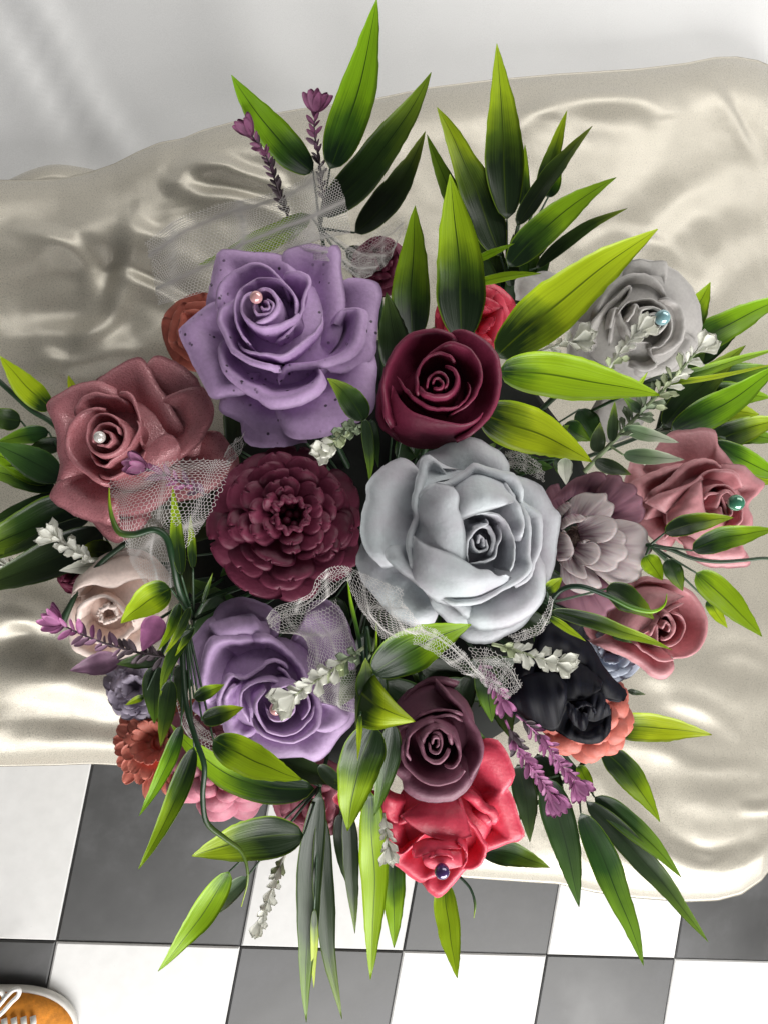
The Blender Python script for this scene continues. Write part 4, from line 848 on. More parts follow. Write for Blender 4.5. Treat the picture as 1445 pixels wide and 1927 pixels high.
def stem(root, pts, r0, r1=None, mat='stem', name='stem', n=None, k=7):
    q = smooth(pts, n or 5 * len(pts)); p3 = np.array([P(*x) for x in q])
    r = np.linspace(r0, r1 if r1 is not None else r0, len(q)) * q[:, 2] / F
    if name == 'tendril': r = r0 * q[:, 2] / F * np.clip((1.02 - np.linspace(0, 1, len(q))) / .3, .08, 1) ** .8; mat = 'tendril'
    v, f = tube(p3, r, k); return mesh(name, v, f, M[mat], root, np.c_[np.full(len(v), .25), np.repeat(np.linspace(0, 1, len(q)), k)])
def sprig(label, base, leaves, stems=(), cat='leaf sprig', name='leaf_sprig', group=GL):
    o = thing(name, label, cat, P(*base), group)
    for s_ in stems: stem(o, s_[0], *s_[1:])
    for l in leaves:
        kw = l[6] if len(l) > 6 and isinstance(l[6], dict) else {}
        leaf(o, l[0], l[1], l[2], l[3], l[4], l[5], **kw)
    return o
def root_stems(base, leaves, r=3.0, mat='stem'): # every leaf grows from the sprig's foot
    return [([base, (*l[0], l[3])], r, r * .6, mat) for l in leaves if math.hypot(l[0][0] - base[0], l[0][1] - base[1]) > 12]
def full(label, base, leaves, extra=(), mat='stem'):
    deep = ((base[0], base[1], base[2]), (base[0] * .6 + 720 * .4, base[1] * .6 + 1005 * .4, .58))
    return sprig(label, base, leaves, list(extra) + root_stems(base, leaves, 3.0, mat) + [(list(deep), 4, 4, mat)])
B = dict
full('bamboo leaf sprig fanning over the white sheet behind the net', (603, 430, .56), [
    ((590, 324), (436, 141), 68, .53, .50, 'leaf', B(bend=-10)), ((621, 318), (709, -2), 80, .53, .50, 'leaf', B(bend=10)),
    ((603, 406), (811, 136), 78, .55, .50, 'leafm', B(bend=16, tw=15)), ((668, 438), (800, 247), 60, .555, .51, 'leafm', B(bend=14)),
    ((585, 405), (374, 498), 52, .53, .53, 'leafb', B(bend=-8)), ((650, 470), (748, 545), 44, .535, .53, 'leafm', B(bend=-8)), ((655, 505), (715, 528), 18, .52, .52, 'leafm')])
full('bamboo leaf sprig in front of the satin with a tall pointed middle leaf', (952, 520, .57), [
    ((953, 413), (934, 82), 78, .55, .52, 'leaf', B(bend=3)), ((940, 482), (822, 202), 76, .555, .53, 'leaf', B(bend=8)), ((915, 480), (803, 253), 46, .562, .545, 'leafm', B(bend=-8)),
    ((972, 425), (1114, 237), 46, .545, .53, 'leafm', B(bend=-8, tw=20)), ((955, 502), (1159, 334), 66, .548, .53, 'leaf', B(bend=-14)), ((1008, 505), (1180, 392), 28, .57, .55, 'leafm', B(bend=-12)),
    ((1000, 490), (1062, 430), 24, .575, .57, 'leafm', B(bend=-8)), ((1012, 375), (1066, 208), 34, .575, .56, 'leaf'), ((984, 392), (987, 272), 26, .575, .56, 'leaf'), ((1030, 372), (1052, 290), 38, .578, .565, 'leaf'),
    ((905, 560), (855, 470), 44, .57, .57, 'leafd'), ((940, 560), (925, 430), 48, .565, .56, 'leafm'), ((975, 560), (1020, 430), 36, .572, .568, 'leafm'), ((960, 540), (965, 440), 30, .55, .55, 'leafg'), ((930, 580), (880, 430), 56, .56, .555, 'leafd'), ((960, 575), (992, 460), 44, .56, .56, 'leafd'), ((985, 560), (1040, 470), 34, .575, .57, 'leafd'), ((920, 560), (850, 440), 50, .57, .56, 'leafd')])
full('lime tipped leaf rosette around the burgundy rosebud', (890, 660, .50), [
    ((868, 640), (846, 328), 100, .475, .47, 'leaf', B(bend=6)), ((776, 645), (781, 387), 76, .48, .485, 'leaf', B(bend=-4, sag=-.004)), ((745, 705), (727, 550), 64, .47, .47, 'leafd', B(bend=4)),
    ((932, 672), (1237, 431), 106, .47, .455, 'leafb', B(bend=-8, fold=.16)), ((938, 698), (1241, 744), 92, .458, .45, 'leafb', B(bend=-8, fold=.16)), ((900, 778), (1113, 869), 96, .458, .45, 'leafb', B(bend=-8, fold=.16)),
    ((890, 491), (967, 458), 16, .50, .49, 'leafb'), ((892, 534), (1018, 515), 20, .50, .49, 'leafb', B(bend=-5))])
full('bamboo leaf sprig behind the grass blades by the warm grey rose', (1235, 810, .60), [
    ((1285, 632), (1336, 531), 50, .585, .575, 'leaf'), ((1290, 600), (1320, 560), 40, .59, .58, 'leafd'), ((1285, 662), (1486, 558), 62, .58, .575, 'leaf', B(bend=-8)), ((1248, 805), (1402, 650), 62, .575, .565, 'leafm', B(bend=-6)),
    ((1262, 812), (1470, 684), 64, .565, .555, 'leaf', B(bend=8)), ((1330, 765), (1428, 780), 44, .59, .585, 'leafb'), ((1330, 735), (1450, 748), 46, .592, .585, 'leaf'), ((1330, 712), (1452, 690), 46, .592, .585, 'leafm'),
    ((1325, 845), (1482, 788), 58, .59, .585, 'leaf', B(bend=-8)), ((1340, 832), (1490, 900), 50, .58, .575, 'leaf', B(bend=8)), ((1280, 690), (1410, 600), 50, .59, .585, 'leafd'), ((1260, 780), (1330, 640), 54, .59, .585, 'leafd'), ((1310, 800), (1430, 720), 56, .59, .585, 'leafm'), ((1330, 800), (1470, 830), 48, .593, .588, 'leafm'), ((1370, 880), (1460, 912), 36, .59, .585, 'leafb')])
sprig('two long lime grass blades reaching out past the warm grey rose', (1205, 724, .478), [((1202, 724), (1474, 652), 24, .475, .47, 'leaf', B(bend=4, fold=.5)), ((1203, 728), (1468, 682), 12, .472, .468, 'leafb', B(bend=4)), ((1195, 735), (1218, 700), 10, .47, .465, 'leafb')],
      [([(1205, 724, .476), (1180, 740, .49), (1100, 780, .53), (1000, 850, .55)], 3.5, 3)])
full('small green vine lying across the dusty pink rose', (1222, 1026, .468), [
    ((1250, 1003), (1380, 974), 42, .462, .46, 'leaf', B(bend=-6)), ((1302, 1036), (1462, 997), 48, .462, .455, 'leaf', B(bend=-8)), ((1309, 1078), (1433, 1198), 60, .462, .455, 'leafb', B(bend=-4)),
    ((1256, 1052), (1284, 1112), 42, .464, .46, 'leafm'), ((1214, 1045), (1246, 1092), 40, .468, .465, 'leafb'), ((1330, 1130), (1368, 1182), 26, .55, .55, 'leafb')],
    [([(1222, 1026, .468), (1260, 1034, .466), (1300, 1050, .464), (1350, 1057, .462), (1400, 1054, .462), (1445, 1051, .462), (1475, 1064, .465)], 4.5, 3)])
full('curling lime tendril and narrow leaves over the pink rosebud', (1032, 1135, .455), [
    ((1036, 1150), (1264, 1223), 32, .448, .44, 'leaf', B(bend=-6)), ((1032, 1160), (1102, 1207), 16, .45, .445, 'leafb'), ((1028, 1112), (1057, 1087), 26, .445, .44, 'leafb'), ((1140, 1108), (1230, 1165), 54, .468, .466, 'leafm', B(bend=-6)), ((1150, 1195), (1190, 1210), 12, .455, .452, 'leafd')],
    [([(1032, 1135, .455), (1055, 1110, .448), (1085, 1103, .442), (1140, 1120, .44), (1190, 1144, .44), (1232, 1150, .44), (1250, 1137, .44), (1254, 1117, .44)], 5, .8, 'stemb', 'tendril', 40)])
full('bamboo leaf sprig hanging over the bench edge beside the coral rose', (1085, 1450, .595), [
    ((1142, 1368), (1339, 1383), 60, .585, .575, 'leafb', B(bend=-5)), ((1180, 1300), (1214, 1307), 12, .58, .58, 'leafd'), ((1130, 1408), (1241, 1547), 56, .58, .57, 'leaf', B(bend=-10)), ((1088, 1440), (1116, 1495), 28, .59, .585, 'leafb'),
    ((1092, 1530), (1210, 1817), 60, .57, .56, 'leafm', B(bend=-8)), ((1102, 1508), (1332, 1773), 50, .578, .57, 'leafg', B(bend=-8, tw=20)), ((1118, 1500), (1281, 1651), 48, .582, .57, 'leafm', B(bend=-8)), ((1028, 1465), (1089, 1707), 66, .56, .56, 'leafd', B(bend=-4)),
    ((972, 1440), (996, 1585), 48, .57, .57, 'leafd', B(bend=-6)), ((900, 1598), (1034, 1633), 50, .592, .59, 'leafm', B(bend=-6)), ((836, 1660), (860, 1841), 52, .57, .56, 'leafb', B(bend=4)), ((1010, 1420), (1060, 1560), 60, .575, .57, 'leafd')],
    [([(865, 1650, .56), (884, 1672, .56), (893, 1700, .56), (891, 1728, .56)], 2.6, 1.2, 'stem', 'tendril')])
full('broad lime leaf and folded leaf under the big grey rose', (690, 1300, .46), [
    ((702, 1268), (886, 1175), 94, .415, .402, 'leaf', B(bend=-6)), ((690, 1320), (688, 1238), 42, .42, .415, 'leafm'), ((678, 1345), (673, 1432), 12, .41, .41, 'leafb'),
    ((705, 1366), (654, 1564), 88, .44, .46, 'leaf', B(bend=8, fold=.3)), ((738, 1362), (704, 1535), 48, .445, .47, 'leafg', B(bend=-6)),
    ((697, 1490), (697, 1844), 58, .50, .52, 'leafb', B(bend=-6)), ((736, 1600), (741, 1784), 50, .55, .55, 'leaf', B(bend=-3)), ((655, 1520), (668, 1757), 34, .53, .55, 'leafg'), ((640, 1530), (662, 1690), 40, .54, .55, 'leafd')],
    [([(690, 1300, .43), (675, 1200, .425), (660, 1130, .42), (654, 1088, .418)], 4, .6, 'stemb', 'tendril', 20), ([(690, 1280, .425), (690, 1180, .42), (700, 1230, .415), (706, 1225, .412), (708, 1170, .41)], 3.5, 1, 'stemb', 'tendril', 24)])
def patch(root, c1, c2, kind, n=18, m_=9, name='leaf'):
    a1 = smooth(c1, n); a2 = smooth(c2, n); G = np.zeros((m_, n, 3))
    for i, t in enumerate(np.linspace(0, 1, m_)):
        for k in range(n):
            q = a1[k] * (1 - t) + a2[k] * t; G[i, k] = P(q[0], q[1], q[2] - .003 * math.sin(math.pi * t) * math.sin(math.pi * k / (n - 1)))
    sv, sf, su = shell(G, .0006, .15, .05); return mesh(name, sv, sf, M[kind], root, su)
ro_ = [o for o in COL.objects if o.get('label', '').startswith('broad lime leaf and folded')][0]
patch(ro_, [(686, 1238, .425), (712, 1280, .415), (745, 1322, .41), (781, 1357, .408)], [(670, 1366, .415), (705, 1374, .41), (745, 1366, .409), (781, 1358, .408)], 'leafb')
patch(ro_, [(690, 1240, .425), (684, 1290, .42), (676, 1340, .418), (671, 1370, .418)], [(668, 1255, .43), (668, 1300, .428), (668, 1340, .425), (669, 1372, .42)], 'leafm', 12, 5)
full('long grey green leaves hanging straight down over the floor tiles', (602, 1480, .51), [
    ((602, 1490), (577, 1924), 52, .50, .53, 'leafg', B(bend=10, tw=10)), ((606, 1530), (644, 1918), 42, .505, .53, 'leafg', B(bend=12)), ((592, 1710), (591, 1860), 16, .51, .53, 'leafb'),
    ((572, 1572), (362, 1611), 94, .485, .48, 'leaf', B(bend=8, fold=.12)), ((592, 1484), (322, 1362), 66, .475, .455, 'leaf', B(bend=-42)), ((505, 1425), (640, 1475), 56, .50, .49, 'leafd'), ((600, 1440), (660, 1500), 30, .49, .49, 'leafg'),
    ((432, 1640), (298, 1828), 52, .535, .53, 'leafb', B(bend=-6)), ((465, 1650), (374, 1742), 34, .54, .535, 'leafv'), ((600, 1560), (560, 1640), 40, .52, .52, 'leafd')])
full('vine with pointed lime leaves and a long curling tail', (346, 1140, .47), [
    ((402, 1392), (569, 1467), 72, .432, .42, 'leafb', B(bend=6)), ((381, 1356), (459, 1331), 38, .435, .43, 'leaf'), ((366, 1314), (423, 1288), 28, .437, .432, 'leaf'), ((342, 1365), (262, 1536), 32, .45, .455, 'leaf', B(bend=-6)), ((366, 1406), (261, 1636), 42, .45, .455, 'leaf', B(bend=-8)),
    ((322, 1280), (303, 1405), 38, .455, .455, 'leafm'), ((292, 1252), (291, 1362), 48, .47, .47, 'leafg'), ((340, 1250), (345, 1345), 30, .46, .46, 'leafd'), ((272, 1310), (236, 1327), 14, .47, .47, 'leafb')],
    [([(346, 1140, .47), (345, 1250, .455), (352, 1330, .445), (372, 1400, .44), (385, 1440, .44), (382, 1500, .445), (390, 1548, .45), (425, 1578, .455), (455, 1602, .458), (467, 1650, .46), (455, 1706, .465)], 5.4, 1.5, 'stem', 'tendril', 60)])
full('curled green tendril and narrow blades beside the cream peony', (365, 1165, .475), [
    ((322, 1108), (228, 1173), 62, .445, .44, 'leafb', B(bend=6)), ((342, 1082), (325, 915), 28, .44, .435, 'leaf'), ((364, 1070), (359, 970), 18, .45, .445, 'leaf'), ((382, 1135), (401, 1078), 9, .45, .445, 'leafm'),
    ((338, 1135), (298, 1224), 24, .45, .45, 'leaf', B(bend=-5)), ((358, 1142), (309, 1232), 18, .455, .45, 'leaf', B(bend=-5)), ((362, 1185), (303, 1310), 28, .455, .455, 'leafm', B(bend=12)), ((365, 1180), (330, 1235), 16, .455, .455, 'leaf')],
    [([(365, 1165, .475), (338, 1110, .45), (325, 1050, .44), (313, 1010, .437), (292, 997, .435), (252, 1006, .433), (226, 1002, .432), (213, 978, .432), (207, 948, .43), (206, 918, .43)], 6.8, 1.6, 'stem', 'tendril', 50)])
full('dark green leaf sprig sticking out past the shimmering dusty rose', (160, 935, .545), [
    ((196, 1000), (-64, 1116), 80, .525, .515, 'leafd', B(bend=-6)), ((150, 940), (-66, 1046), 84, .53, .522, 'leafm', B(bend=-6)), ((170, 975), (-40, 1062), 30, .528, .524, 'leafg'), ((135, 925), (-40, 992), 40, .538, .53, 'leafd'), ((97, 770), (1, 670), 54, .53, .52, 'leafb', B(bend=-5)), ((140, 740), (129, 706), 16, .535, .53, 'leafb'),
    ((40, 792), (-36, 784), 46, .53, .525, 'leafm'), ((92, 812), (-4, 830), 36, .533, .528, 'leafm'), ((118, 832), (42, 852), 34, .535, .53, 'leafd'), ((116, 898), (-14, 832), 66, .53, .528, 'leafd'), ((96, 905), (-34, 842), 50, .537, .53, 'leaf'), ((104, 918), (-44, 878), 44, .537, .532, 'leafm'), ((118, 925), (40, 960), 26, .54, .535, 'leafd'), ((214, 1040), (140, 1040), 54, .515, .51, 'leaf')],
    [([(150, 860, .54), (100, 797, .535), (60, 772, .533), (22, 738, .53), (-20, 700, .53)], 5.5, 5), ([(240, 1020, .50), (190, 1060, .50), (150, 1110, .505), (110, 1175, .51)], 5.5, 4), ([(150, 1105, .505), (128, 1150, .505), (118, 1172, .505)], 4, 7)])
full('green veined leaf with a soft stem behind the white floret by the burgundy peony', (688, 800, .45), [((684, 792), (616, 712), 52, .43, .425, 'leafm', B(bend=8)), ((686, 788), (695, 908), 24, .435, .44, 'leafg', B(bend=-4)), ((700, 790), (712, 880), 20, .45, .46, 'leafd')])
# filling of dark leaves in the shade between the blooms
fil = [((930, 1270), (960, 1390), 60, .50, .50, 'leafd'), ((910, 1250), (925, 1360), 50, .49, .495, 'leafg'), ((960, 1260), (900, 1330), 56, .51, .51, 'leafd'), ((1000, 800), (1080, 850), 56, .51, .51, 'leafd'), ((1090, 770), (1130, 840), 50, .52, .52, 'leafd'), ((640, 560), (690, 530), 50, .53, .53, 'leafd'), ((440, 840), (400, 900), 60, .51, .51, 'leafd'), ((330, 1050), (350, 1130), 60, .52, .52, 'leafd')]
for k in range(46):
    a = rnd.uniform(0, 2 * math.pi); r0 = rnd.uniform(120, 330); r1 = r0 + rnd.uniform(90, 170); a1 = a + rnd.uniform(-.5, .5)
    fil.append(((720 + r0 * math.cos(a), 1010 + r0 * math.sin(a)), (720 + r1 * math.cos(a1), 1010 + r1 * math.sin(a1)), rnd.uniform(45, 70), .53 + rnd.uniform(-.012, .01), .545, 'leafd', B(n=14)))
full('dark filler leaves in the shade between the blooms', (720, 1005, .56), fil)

# ---------------------------------------------------------------- small florets
def floret(root, p, d, side, L, W, mat, name='floret', cup=.3, blunt=.9):
    nu, nv = 5, 7; u = np.linspace(-1, 1, nu)[:, None]; v = np.linspace(0, 1, nv)[None, :]
    d = unit(d); side = unit(side - d * (side @ d)); nn = np.cross(d, side)
    if nn @ FWD > 0: nn = -nn
    wv = W / 2 * np.where(v < .72, .24 + .76 * (v / .72) ** 1.5, np.sqrt(np.clip(1 - ((v - .72) / .285) ** 2, 0, 1))) if blunt > 1 else W / 2 * (.22 + .78 * np.sin(np.pi * np.clip(v ** blunt * .82 + .02, 0, 1)) ** 1.2)
    G = p + d * (v * L + 0 * u)[..., None] * 1.0 + side * (u * wv)[..., None] + nn * (cup * W * (.5 * u ** 2 + .6 * v ** 2) + L * .06 * np.sin(3 * v) + 0 * u)[..., None]
    G = G - d * (.12 * L * u ** 2 * v ** 3)[..., None]
    sv, sf, su = shell(G, min(.0011, W * .3), .3, .3); return mesh(name, sv, sf, M[mat], root, su)
def floret_sprig(name, label, cat, pts, mats, L0, L1, nn_, sm, group, end=6, endL=None, endW=.55, endmat=None, spread=42, w=.5, start=.12, sr=2.6, endspread=38):
    blunt = 2 if cat == 'floret sprig' else .8
    if blunt == 2: L0 *= .8; L1 *= .8; nn_ = int(nn_ * 1.25); w *= 1.15; sr = max(sr, 3.6)
    else: L0 *= .82; L1 *= .8; nn_ = int(nn_ * 1.35); w *= .72; endW *= .75; end += 3
    q = smooth(pts, 40); p3 = np.array([P(*x) for x in q]); T = unit(np.gradient(p3, axis=0))
    o = thing(name, label, cat, p3[0], group); sd = rnd.randrange(9999); r = random.Random(sd)
    v, f = tube(p3, np.linspace(sr, sr * .6, 40) * q[:, 2] / F, 6); mesh('stem', v, f, M[sm], o)
    for k in range(nn_):
        t = start + (.95 - start) * k / max(1, nn_ - 1); i = int(t * 39); S_ = unit(np.cross(T[i], FWD)); U = np.cross(S_, T[i])
        a = r.uniform(-.5, .5) + (0 if k % 2 else math.pi) + (r.choice((-1, 1)) * 1.0 if k % 3 == 0 else 0); out = S_ * math.cos(a) + U * math.sin(a)
        sp = math.radians(spread + r.uniform(-12, 12)); L = (L0 + (L1 - L0) * t) * r.uniform(.8, 1.2) * q[i, 2] / F
        m_ = mats[min(len(mats) - 1, int((t + r.uniform(-.12, .12)) * len(mats))) if t > .12 else 0]
        floret(o, p3[i], T[i] * math.cos(sp) + out * math.sin(sp), np.cross(T[i] * math.cos(sp) + out * math.sin(sp), FWD) + .45 * U * r.uniform(-1, 1) + .2 * S_ * r.uniform(-1, 1), L, L * w * r.uniform(.8, 1.2), m_, blunt=blunt)
    S_ = unit(np.cross(T[-1], FWD)); U = np.cross(S_, T[-1]); eL = (endL or L1 * 1.2) * q[-1, 2] / F
    for k in range(end):
        a = math.pi * 2 * k / max(end, 1) + .3; out = S_ * math.cos(a) + U * math.sin(a) * .7; sp = math.radians(endspread + r.uniform(-8, 8)) if k else .05
        floret(o, p3[-1] - T[-1] * eL * .15, T[-1] * math.cos(sp) + out * math.sin(sp), np.cross(T[-1] * math.cos(sp) + out * math.sin(sp) + .01 * S_, FWD) + .3 * U * r.uniform(-1, 1), eL * r.uniform(.85, 1.1), eL * endW, endmat or mats[-1], cup=.25, blunt=blunt)
    return o
GLV = 'lavender sprigs of the bouquet'; GW = 'white floret sprigs of the bouquet'
lav = ['stemp', 'purpled', 'purple', 'purple']
floret_sprig('lavender_sprig', 'purple lavender sprig with a dark foot, half behind a lime leaf above the net', 'lavender', [(548, 420, .535), (528, 370, .525), (500, 290, .515), (470, 250, .51)], ['stemp', 'stemp', 'purpled', 'pinkf'], 22, 26, 28, 'stemp', GLV, 6, 40)
floret_sprig('lavender_sprig', 'upright lavender sprig between two upper bamboo leaves', 'lavender', [(612, 400, .54), (602, 310, .53), (592, 240, .52), (596, 205, .515)], ['stemp', 'stemp', 'purpled', 'pinkf'], 20, 28, 20, 'stemp', GLV, 6, 42)
floret_sprig('lavender_sprig', 'lavender sprig lying under the net on the shimmering dusty rose', 'lavender', [(395, 935, .455), (350, 912, .45), (300, 890, .445), (268, 880, .442)], ['purpled', 'purple', 'pinkf', 'pinkf'], 34, 34, 14, 'stemp', GLV, 6, 42, .6)
floret_sprig('lavender_sprig', 'long lavender sprig pointing off the bench below the cream peony', 'lavender', [(335, 1240, .465), (270, 1230, .462), (190, 1208, .46), (130, 1182, .458), (112, 1172, .458)], ['stemp', 'stemp', 'purpled', 'purple'], 34, 34, 24, 'stemp', GLV, 7, 44, .5, spread=55)
floret_sprig('lavender_sprig', 'bright purple lavender sprig hanging beside the coral rose', 'lavender', [(950, 1355, .47), (975, 1410, .47), (1015, 1465, .472), (1040, 1500, .475)], ['stemp', 'purple', 'purple', 'purple'], 30, 30, 30, 'purple', GLV, 8, 40)
floret_sprig('lavender_sprig', 'bright purple lavender sprig hanging under the black tulip', 'lavender', [(970, 1345, .47), (1010, 1380, .472), (1055, 1440, .475), (1085, 1475, .478)], ['stemp', 'purple', 'purple', 'purple'], 30, 30, 30, 'purple', GLV, 8, 40)
floret_sprig('lavender_sprig', 'short lavender sprig in the shade under the net below the grey rose', 'lavender', [(900, 1240, .45), (930, 1290, .452), (945, 1320, .455)], ['purpled', 'purpled', 'purple'], 28, 30, 12, 'stemp', GLV, 4, 34)
wh = ['white', 'white', 'white']
floret_sprig('white_sprig', 'white floret sprig lying on the dark leaves left of the cream peony', 'floret sprig', [(190, 1062, .505), (150, 1040, .50), (105, 1012, .497)], wh, 30, 32, 14, 'white', GW, 7, 42, .45)
floret_sprig('white_sprig', 'white floret sprig touching the top of the burgundy peony', 'floret sprig', [(684, 800, .44), (655, 808, .425), (632, 830, .41), (618, 845, .405)], ['sage', 'sage', 'whiteg', 'white'], 34, 30, 16, 'sage', GW, 6, 46, .55)
floret_sprig('white_sprig', 'white floret sprig laid over the pearl of the lower lavender rose', 'floret sprig', [(690, 1215, .425), (655, 1240, .415), (610, 1272, .41), (570, 1298, .408), (548, 1312, .407)], ['sage', 'whiteg', 'white', 'white', 'white'], 38, 34, 24, 'whiteg', GW, 7, 50, .6, spread=50)
floret_sprig('white_sprig', 'white floret sprig across the black tulip', 'floret sprig', [(925, 1212, .425), (965, 1222, .42), (1010, 1238, .417), (1052, 1248, .415)], ['whiteg', 'white', 'white', 'white'], 34, 36, 16, 'whiteg', GW, 7, 44, .55)
floret_sprig('white_sprig', 'white floret sprig coming out from under the big lime leaf', 'floret sprig', [(985, 672, .475), (1035, 655, .473), (1085, 640, .472)], ['white'], 34, 34, 8, 'white', GW, 7, 44, .6)
floret_sprig('white_sprig', 'white floret sprig in front of the warm grey rose, reaching its pearl', 'floret sprig', [(1135, 705, .475), (1160, 672, .472), (1190, 635, .47), (1203, 624, .47)], ['whiteg', 'white', 'white'], 32, 34, 12, 'white', GW, 7, 44, .55)
o = floret_sprig('white_sprig', 'white floret sprig on a frosted stem with small pale edged leaves', 'floret sprig', [(1098, 888, .475), (1180, 802, .473), (1215, 765, .472), (1262, 718, .47), (1300, 672, .468), (1318, 655, .468)], ['sage', 'sage', 'sage', 'whiteg', 'white'], 44, 36, 30, 'stemg', GW, 7, 46, .6, spread=55, w=.36, start=.3, sr=5)
for l in (((1172, 806), (1277, 833), 28, .468, .462, 'leafv'), ((1172, 856), (1287, 865), 34, .468, .462, 'leafv'), ((1118, 868), (1187, 893), 32, .472, .468, 'leafg'), ((1150, 832), (1156, 755), 22, .47, .466, 'leafg'), ((1122, 852), (1128, 795), 32, .474, .47, 'leafg'), ((1205, 775), (1170, 745), 22, .47, .467, 'leafg')): leaf(o, *l)
stem(o, [(1145, 838, .474), (1172, 856, .468)], 2.5, 2, 'stemg'); 
floret_sprig('white_sprig', 'white floret sprig dangling above a white floor tile', 'floret sprig', [(540, 1600, .535), (518, 1660, .535), (500, 1710, .535), (492, 1730, .535)], ['whiteg', 'white', 'white'], 30, 30, 16, 'white', GW, 3, 46, .5, spread=28, endspread=12)
floret_sprig('white_sprig', 'white floret sprig tucked against the edge of the coral red rose', 'floret sprig', [(722, 1530, .47), (728, 1570, .468), (732, 1598, .466)], ['white'], 30, 32, 8, 'whiteg', GW, 6, 36, .5)
floret_sprig('white_sprig', 'blurred white floret sprig under the dark leaves at the bench edge', 'floret sprig', [(120, 1030, .545), (60, 1055, .548), (10, 1072, .55)], ['white'], 40, 44, 10, 'white', GW, 6, 60, .5)
full('pale whitish leaf standing between lime leaf and streaked daisy', (1050, 862, .46), [((1062, 862), (1064, 912), 32, .448, .445, 'leafw'), ((1046, 862), (1060, 900), 24, .452, .45, 'leafg'), ((960, 870), (1040, 880), 40, .48, .475, 'leafd'), ((1000, 850), (1070, 800), 44, .482, .478, 'leafg'), ((1060, 800), (1110, 830), 44, .48, .478, 'leafm')])
sprig('pale whitish leaf under the white sprig beside the cream peony', (196, 1058, .508), [((198, 1060), (112, 1074), 32, .504, .50, 'leafw')])
sprig('violet petal leaf poking out beside the cream peony', (300, 1165, .47), [((300, 1160), (268, 1225), 50, .462, .46, 'purple'), ((310, 1180), (290, 1210), 20, .465, .463, 'purpled')], [([(300, 1165, .465), (340, 1140, .49), (420, 1090, .54)], 3, 3)])
leaf(bpy.data.objects['lavender_sprig.003'], (225, 1240), (132, 1262), 46, .475, .472, 'purpled')
leaf(bpy.data.objects['lavender_sprig.003'], (300, 1240), (220, 1250), 34, .468, .468, 'leafd')
sprig('frosted half folded leaf lying on the lower lavender rose', (668, 1250, .43), [((676, 1262), (638, 1330), 44, .428, .425, 'leafv')], [([(676, 1262, .428), (700, 1225, .44), (715, 1150, .50)], 2.5, 2.5, 'stemg')])

# ---------------------------------------------------------------- tulle
def net(label, rows, cell=8.2, rad=.000125, n=50):
    rows = [smooth(r_, n) for r_ in rows]; A = np.stack(rows, 0)
    Sg = np.stack([smooth(A[:, j], n) for j in range(n)], 1)              # n x n of (px, py, D)
    fo_ = wob(n, len(label) * 7, 5)[None] + .5 * wob(n, len(label) * 5, 4)[:, None]; Sg[..., 2] += .0016 * fo_; Sg[..., 0] += 4 * wob(n, len(label), 4)[:, None]; Sg[..., 1] += 4 * wob(n, len(label) + 3, 5)[None]
    W3 = np.array([[P(*c) for c in r_] for r_ in Sg])
    Lu = np.linalg.norm(np.diff(W3, axis=1), axis=-1).sum(1).mean(); Lv = np.linalg.norm(np.diff(W3, axis=0), axis=-1).sum(0).mean()
    c = cell * .29 / F; s = c / math.sqrt(3)                              # across-flats and edge length
    E_ = []
    for i in range(-1, int(Lu / c) + 2):
        for j in range(-1, int(Lv / (1.5 * s)) + 2):
            x = i * c + (c / 2 if j % 2 else 0); y = j * 1.5 * s
            a = (x, y); E_ += [((x, y + s / 2), (x, y + 1.0 * s + s / 2 - s / 2 * 0)) if False else ((x - c/2, y - s/2 + s/2), (x, y - s/2)), ((x, y - s/2), (x + c/2, y)), ((x + c/2, y), (x + c/2, y + s))]
    E_ = np.array(E_) / np.array([Lu, Lv])
    r = np.random.RandomState(len(label))
    ok = (E_ >= 0).all((1, 2)) & (E_ <= 1).all((1, 2)); E_ = E_[ok]
    def samp(q):
        g = np.clip(q * (n - 1), 0, n - 1.001); i = g.astype(int); f_ = g - i
        a, b = i[:, 1], i[:, 0]; fa, fb = f_[:, 1:2], f_[:, :1]
        return (W3[a, b] * (1-fa) * (1-fb) + W3[a+1, b] * fa * (1-fb) + W3[a, b+1] * (1-fa) * fb + W3[a+1, b+1] * fa * fb)
    mid_ = E_.mean(1); bd_ = np.minimum(np.minimum(mid_[:, 0], 1 - mid_[:, 0]) * Lu, np.minimum(mid_[:, 1], 1 - mid_[:, 1]) * Lv)
    E_ = E_[bd_ > c * (.35 * r.rand(len(bd_)) - .02)]
    for ax_, kk in ((0, 2.6), (1, 1.9)): E_[..., ax_] = np.clip(E_[..., ax_] + .11 / kk * np.sin(2 * np.pi * kk * E_[..., ax_] + 2 * E_[..., 1 - ax_] + len(label)) * (1 - (2 * E_[..., ax_] - 1) ** 4), 0, 1)
    p, q = samp(E_[:, 0]), samp(E_[:, 1]); T = unit(q - p); X = unit(np.cross(T, FWD)); Y = np.cross(T, X)
    p = p - T * rad * .5; q = q + T * rad * .5
    V = np.zeros((len(p), 6, 3))
    for k in range(3):
        o_ = X * math.cos(2.094 * k) * rad + Y * math.sin(2.094 * k) * rad; V[:, k] = p + o_; V[:, k + 3] = q + o_
    Fc = []
    for i in range(len(p)):
        b = 6 * i; Fc += [[b, b+1, b+4, b+3], [b+1, b+2, b+5, b+4], [b+2, b, b+3, b+5]]
    o = mesh('tulle_net', V.reshape(-1, 3), Fc, M['tulle'], loc=W3[n // 2, n // 2]); tag(o, label, 'tulle', 'white tulle pieces of the bouquet')
    return o
def Z3(T, rows): return [[(T[0] + x / T[2], T[1] + y / T[2], D) for x, y, D in r_] for r_ in rows]
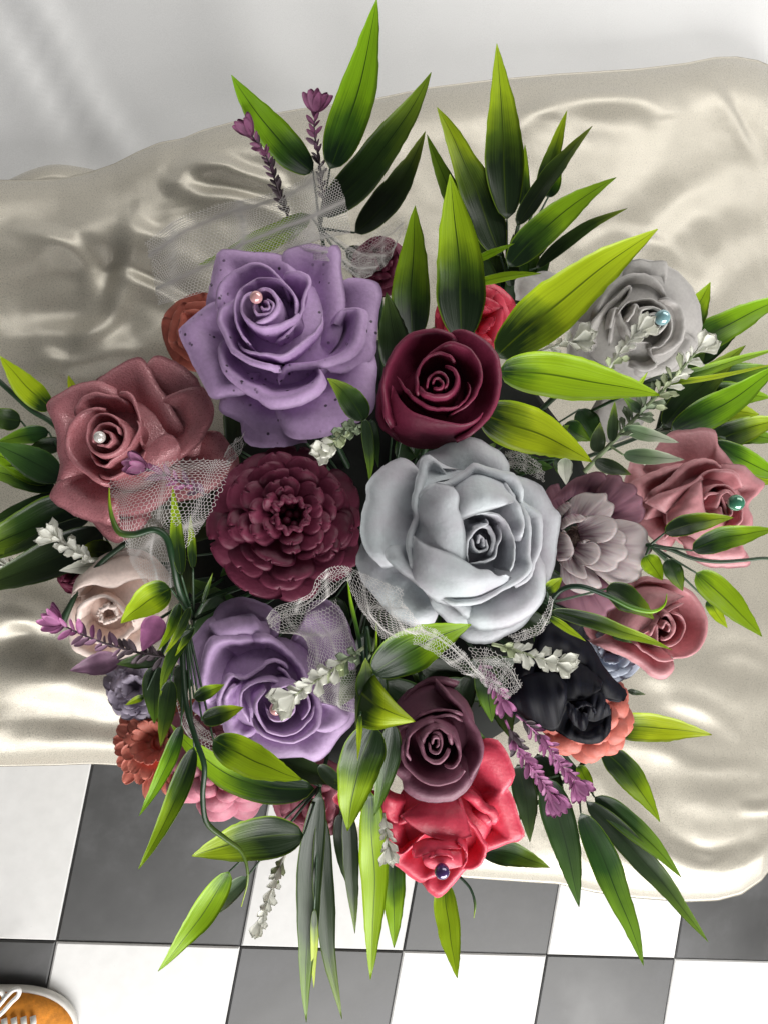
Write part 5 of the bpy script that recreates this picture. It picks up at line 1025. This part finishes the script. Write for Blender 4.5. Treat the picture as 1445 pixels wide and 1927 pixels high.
net('loose white tulle veil spread on the satin beside the speckled lavender rose', [[(274, 460, .545), (345, 408, .54), (410, 385, .535), (500, 365, .53), (580, 330, .525), (608, 306, .52)], [(284, 500, .54), (350, 460, .535), (430, 440, .528), (520, 405, .52), (590, 370, .515), (640, 350, .515)], [(292, 540, .535), (350, 510, .53), (430, 480, .52), (520, 440, .51), (600, 410, .505), (655, 400, .505)], [(298, 578, .53), (345, 565, .52), (400, 545, .51), (470, 500, .50), (560, 460, .495), (660, 440, .495)]], 8.6, .00022)
net('ruffled white tulle strip right behind the top of the speckled lavender rose', [[(535, 450, .50), (560, 428, .495), (620, 440, .49), (680, 470, .495), (730, 480, .50)], [(540, 480, .49), (570, 455, .48), (620, 465, .478), (665, 500, .485), (715, 500, .49)], [(560, 510, .485), (600, 490, .475), (650, 505, .475), (680, 525, .48), (700, 520, .485)]], 8)
net('white tulle strip draped across the lower bamboo leaves', [[(640, 478, .52), (690, 452, .51), (735, 420, .505), (765, 408, .505)], [(648, 510, .51), (700, 490, .50), (735, 465, .498), (755, 440, .50)], [(690, 520, .505), (718, 510, .50), (735, 490, .498), (745, 470, .50)]], 8)
net('white tulle hanging from the dusty rose to the cream peony', [[(203, 904, .445), (255, 890, .438), (310, 868, .435), (380, 862, .438), (440, 868, .445)], [(216, 950, .442), (270, 935, .435), (330, 920, .433), (385, 925, .437), (420, 930, .443)], [(228, 1000, .445), (280, 985, .438), (325, 980, .436), (360, 985, .44), (385, 985, .445)], [(246, 1060, .458), (285, 1040, .448), (318, 1035, .445), (335, 1040, .445), (345, 1045, .448)], [(288, 1118, .465), (305, 1112, .458), (318, 1108, .455), (326, 1105, .453), (335, 1100, .453)]], 8.8)
TZ = (480, 1040, 5.161)
net('white tulle ribbon arching from the burgundy peony towards the grey rose', Z3(TZ, [[(120, 640, .425), (200, 530, .42), (400, 460, .412), (560, 380, .408), (600, 250, .405), (700, 150, .402), (840, 128, .40), (930, 150, .402)], [(130, 690, .428), (260, 590, .422), (420, 530, .415), (560, 450, .41), (660, 340, .407), (760, 230, .405), (860, 200, .403), (930, 210, .404)], [(150, 740, .43), (330, 620, .424), (500, 590, .418), (620, 520, .413), (720, 430, .41), (800, 370, .408), (870, 290, .405), (930, 270, .405)]]), 8.4)
net('white tulle fold wrapped under the edge of the big grey rose', Z3(TZ, [[(840, 130, .40), (930, 145, .398), (1010, 175, .396), (1150, 245, .394), (1290, 290, .394), (1445, 360, .395)], [(890, 240, .402), (960, 280, .397), (1050, 330, .394), (1180, 400, .392), (1300, 430, .392), (1445, 470, .393)], [(940, 410, .405), (1010, 450, .399), (1080, 520, .394), (1200, 560, .39), (1320, 570, .388), (1500, 560, .388)], [(1010, 540, .408), (1080, 600, .402), (1150, 640, .397), (1260, 650, .392), (1380, 640, .39), (1560, 640, .39)], [(1120, 690, .41), (1190, 720, .404), (1260, 740, .40), (1360, 740, .396), (1480, 740, .394), (1640, 730, .394)], [(1240, 860, .412), (1290, 850, .407), (1360, 830, .402), (1460, 810, .40), (1600, 800, .398), (1750, 800, .398)]]), 8.6)
net('white tulle corner sticking out below the big grey rose', [[(770, 1170, .396), (820, 1185, .396), (865, 1215, .398), (915, 1276, .402)], [(775, 1190, .399), (820, 1205, .40), (860, 1232, .402), (912, 1279, .404)], [(780, 1215, .402), (815, 1232, .404), (850, 1255, .406), (890, 1278, .406)]], 7)
net('white tulle veil lying on the lower lavender rose', Z3(TZ, [[(120, 650, .43), (270, 600, .425), (430, 590, .42), (560, 560, .418), (700, 520, .42), (800, 430, .43)], [(200, 785, .432), (340, 740, .426), (470, 710, .42), (600, 690, .418), (760, 680, .42), (900, 640, .43)], [(440, 800, .43), (500, 830, .425), (560, 820, .42), (660, 820, .418), (800, 800, .42), (950, 790, .43)], [(505, 930, .43), (550, 960, .425), (620, 950, .42), (700, 960, .418), (830, 970, .42), (980, 960, .43)], [(500, 1120, .43), (560, 1140, .425), (640, 1130, .42), (740, 1140, .418), (860, 1160, .42), (1000, 1150, .43)], [(600, 1370, .43), (650, 1400, .425), (720, 1420, .42), (800, 1450, .418), (900, 1450, .42), (1000, 1430, .43)], [(640, 1460, .43), (690, 1470, .425), (750, 1490, .42), (830, 1505, .418), (920, 1540, .42), (1010, 1560, .43)]]), 8.2)
net('dim tulle scrap over the violet florets beside the black tulip', [[(880, 1215, .435), (925, 1222, .43), (960, 1248, .43), (984, 1290, .432)], [(890, 1250, .438), (925, 1258, .434), (950, 1275, .434), (968, 1305, .436)], [(908, 1290, .442), (928, 1300, .44), (945, 1312, .44), (955, 1318, .44)]], 8)
net('tulle scrap under the lower edge of the big grey rose by the tendril', [[(955, 1195, .445), (1000, 1180, .443), (1026, 1150, .442), (1036, 1118, .442)], [(970, 1208, .447), (1008, 1200, .446), (1032, 1175, .445), (1042, 1135, .445)]], 8)
net('tulle piece showing between lime leaf and grey rose', [[(950, 850, .47), (980, 850, .468), (1020, 870, .468)], [(955, 880, .475), (985, 890, .472), (1025, 905, .472)]], 7)
net('tulle bits between the dusty rose and the burgundy peony', [[(425, 850, .47), (445, 825, .465), (462, 815, .465)], [(425, 880, .475), (445, 862, .47), (455, 848, .47)]], 7)
net('tulle bits in the shade below the lower lavender rose', [[(345, 1290, .48), (365, 1350, .475), (420, 1390, .475), (500, 1425, .478)], [(330, 1320, .49), (355, 1390, .485), (410, 1420, .485), (490, 1440, .486)]], 8)

# ---------------------------------------------------------------- shoe on the floor
toe = PZ(149, 1934, .0); dx = unit(np.array([1, .02, 0])); dyv = np.array([-dx[1], dx[0], 0])
shoe = thing('sneaker', 'orange suede sneaker toe with white sole and white laces on the floor tiles', 'shoe', toe - dx * .135)
def shoe_w(s, W=.050, Lh=.275):
    a = np.clip(s / .075, 0, 1); b_ = np.clip((Lh - s) / .05, 0, 1)
    return (W - .012 * np.clip((s - .09) / .12, 0, 1)) * np.sqrt(np.clip(1 - (1 - a) ** 2.3, 0, 1)) * np.sqrt(np.clip(1 - (1 - b_) ** 2, 0, 1))
st_ = .275 * (np.linspace(0, 1, 60) ** 1.35); st_ = np.r_[st_[:-1], .275]
def ring_mesh(inset, zs, name, mat, W=.050):
    V = []; n = len(st_)
    for ins, z in zs:
        ss = inset + (st_ / .275) * (.275 - 2 * inset); w_ = np.maximum(shoe_w(st_, W) - inset - ins, .0003)
        ss = np.clip(ss + ins * (1 - st_ / .1375), 0, .275)
        zz_ = z(st_) if callable(z) else np.full(n, z)
        L_ = [toe - dx * s_ + dyv * x_ + np.array([0, 0, h]) for s_, x_, h in zip(ss, w_, zz_)]; R_ = [toe - dx * s_ - dyv * x_ + np.array([0, 0, h]) for s_, x_, h in zip(ss, w_, zz_)]
        V.append(L_ + R_[::-1])
    k = len(V[0]); VV = np.concatenate(V); f = []
    for a in range(len(V) - 1):
        for j in range(k): f.append([a*k + j, a*k + (j+1) % k, (a+1)*k + (j+1) % k, (a+1)*k + j][::-1])
    b0 = (len(V) - 1) * k; n_ = k // 2
    for j in range(n_ - 1): f.append([b0 + j, b0 + j + 1, b0 + k - 2 - j, b0 + k - 1 - j][::-1])
    return mesh(name, VV, f, mat, shoe)
sole_m = plain('white_rubber', (.70, .68, .64), .5, var=.12, scale=80); suede = plain('orange_suede', (.62, .225, .018), .85, var=.28, scale=160, bmp=.6); lace_m = plain('white_lace', (.88, .87, .84), .7, var=.12, scale=600, bmp=.6)
ring_mesh(0, [(.002, .003), (0, .005), (0, .011), (.0008, .013), (.0024, .0138), (.005, .0125)], 'sole', sole_m)
ht = lambda s: .027 + .012 * np.clip(s / .11, 0, 1) ** 1.2 + .03 * np.clip((s - .12) / .06, 0, 1)
top = []
for t in np.linspace(0, 1, 12): top.append((.038 * (1 - math.cos(t * math.pi / 2)), (lambda s, t=t: .0115 + (ht(s) - .0115) * math.sin(t * math.pi / 2) ** .9)))
ring_mesh(.003, top, 'upper', suede)
stp = [toe - dx * s_ + dyv * x_ + np.array([0, 0, float(ht(np.array(s_))) + .0015]) for s_, x_ in ()]
for k in range(8):
    s_ = .046 + k * .009; z = float(ht(np.array(s_ + .006)))
    v, f = tube([toe - dx * (s_ + .002) + dyv * .031 + [0, 0, z - .004], toe - dx * s_ + dyv * .026 + [0, 0, z - .001], toe - dx * s_ + [0, 0, z + .0025], toe - dx * s_ - dyv * .026 + [0, 0, z - .001], toe - dx * (s_ + .002) - dyv * .031 + [0, 0, z - .004]], (.0030), 8); mesh('lace', v, f, lace_m, shoe)
lp = [PZ(x, y, .055) for x, y in ((-30, 1915), (-4, 1895), (14, 1874), (28, 1862), (37, 1862), (35, 1873), (22, 1886), (6, 1904), (-20, 1925))]
v, f = tube(smooth([tuple(x) for x in lp], 36), .0022, 7); mesh('lace_loop', v, f, lace_m, shoe)
lp = [PZ(x, y, .053) for x, y in ((-30, 1905), (0, 1890), (8, 1880), (4, 1868), (-10, 1864))]
v, f = tube(smooth([tuple(x) for x in lp], 24), .0022, 7); mesh('lace_loop', v, f, lace_m, shoe)
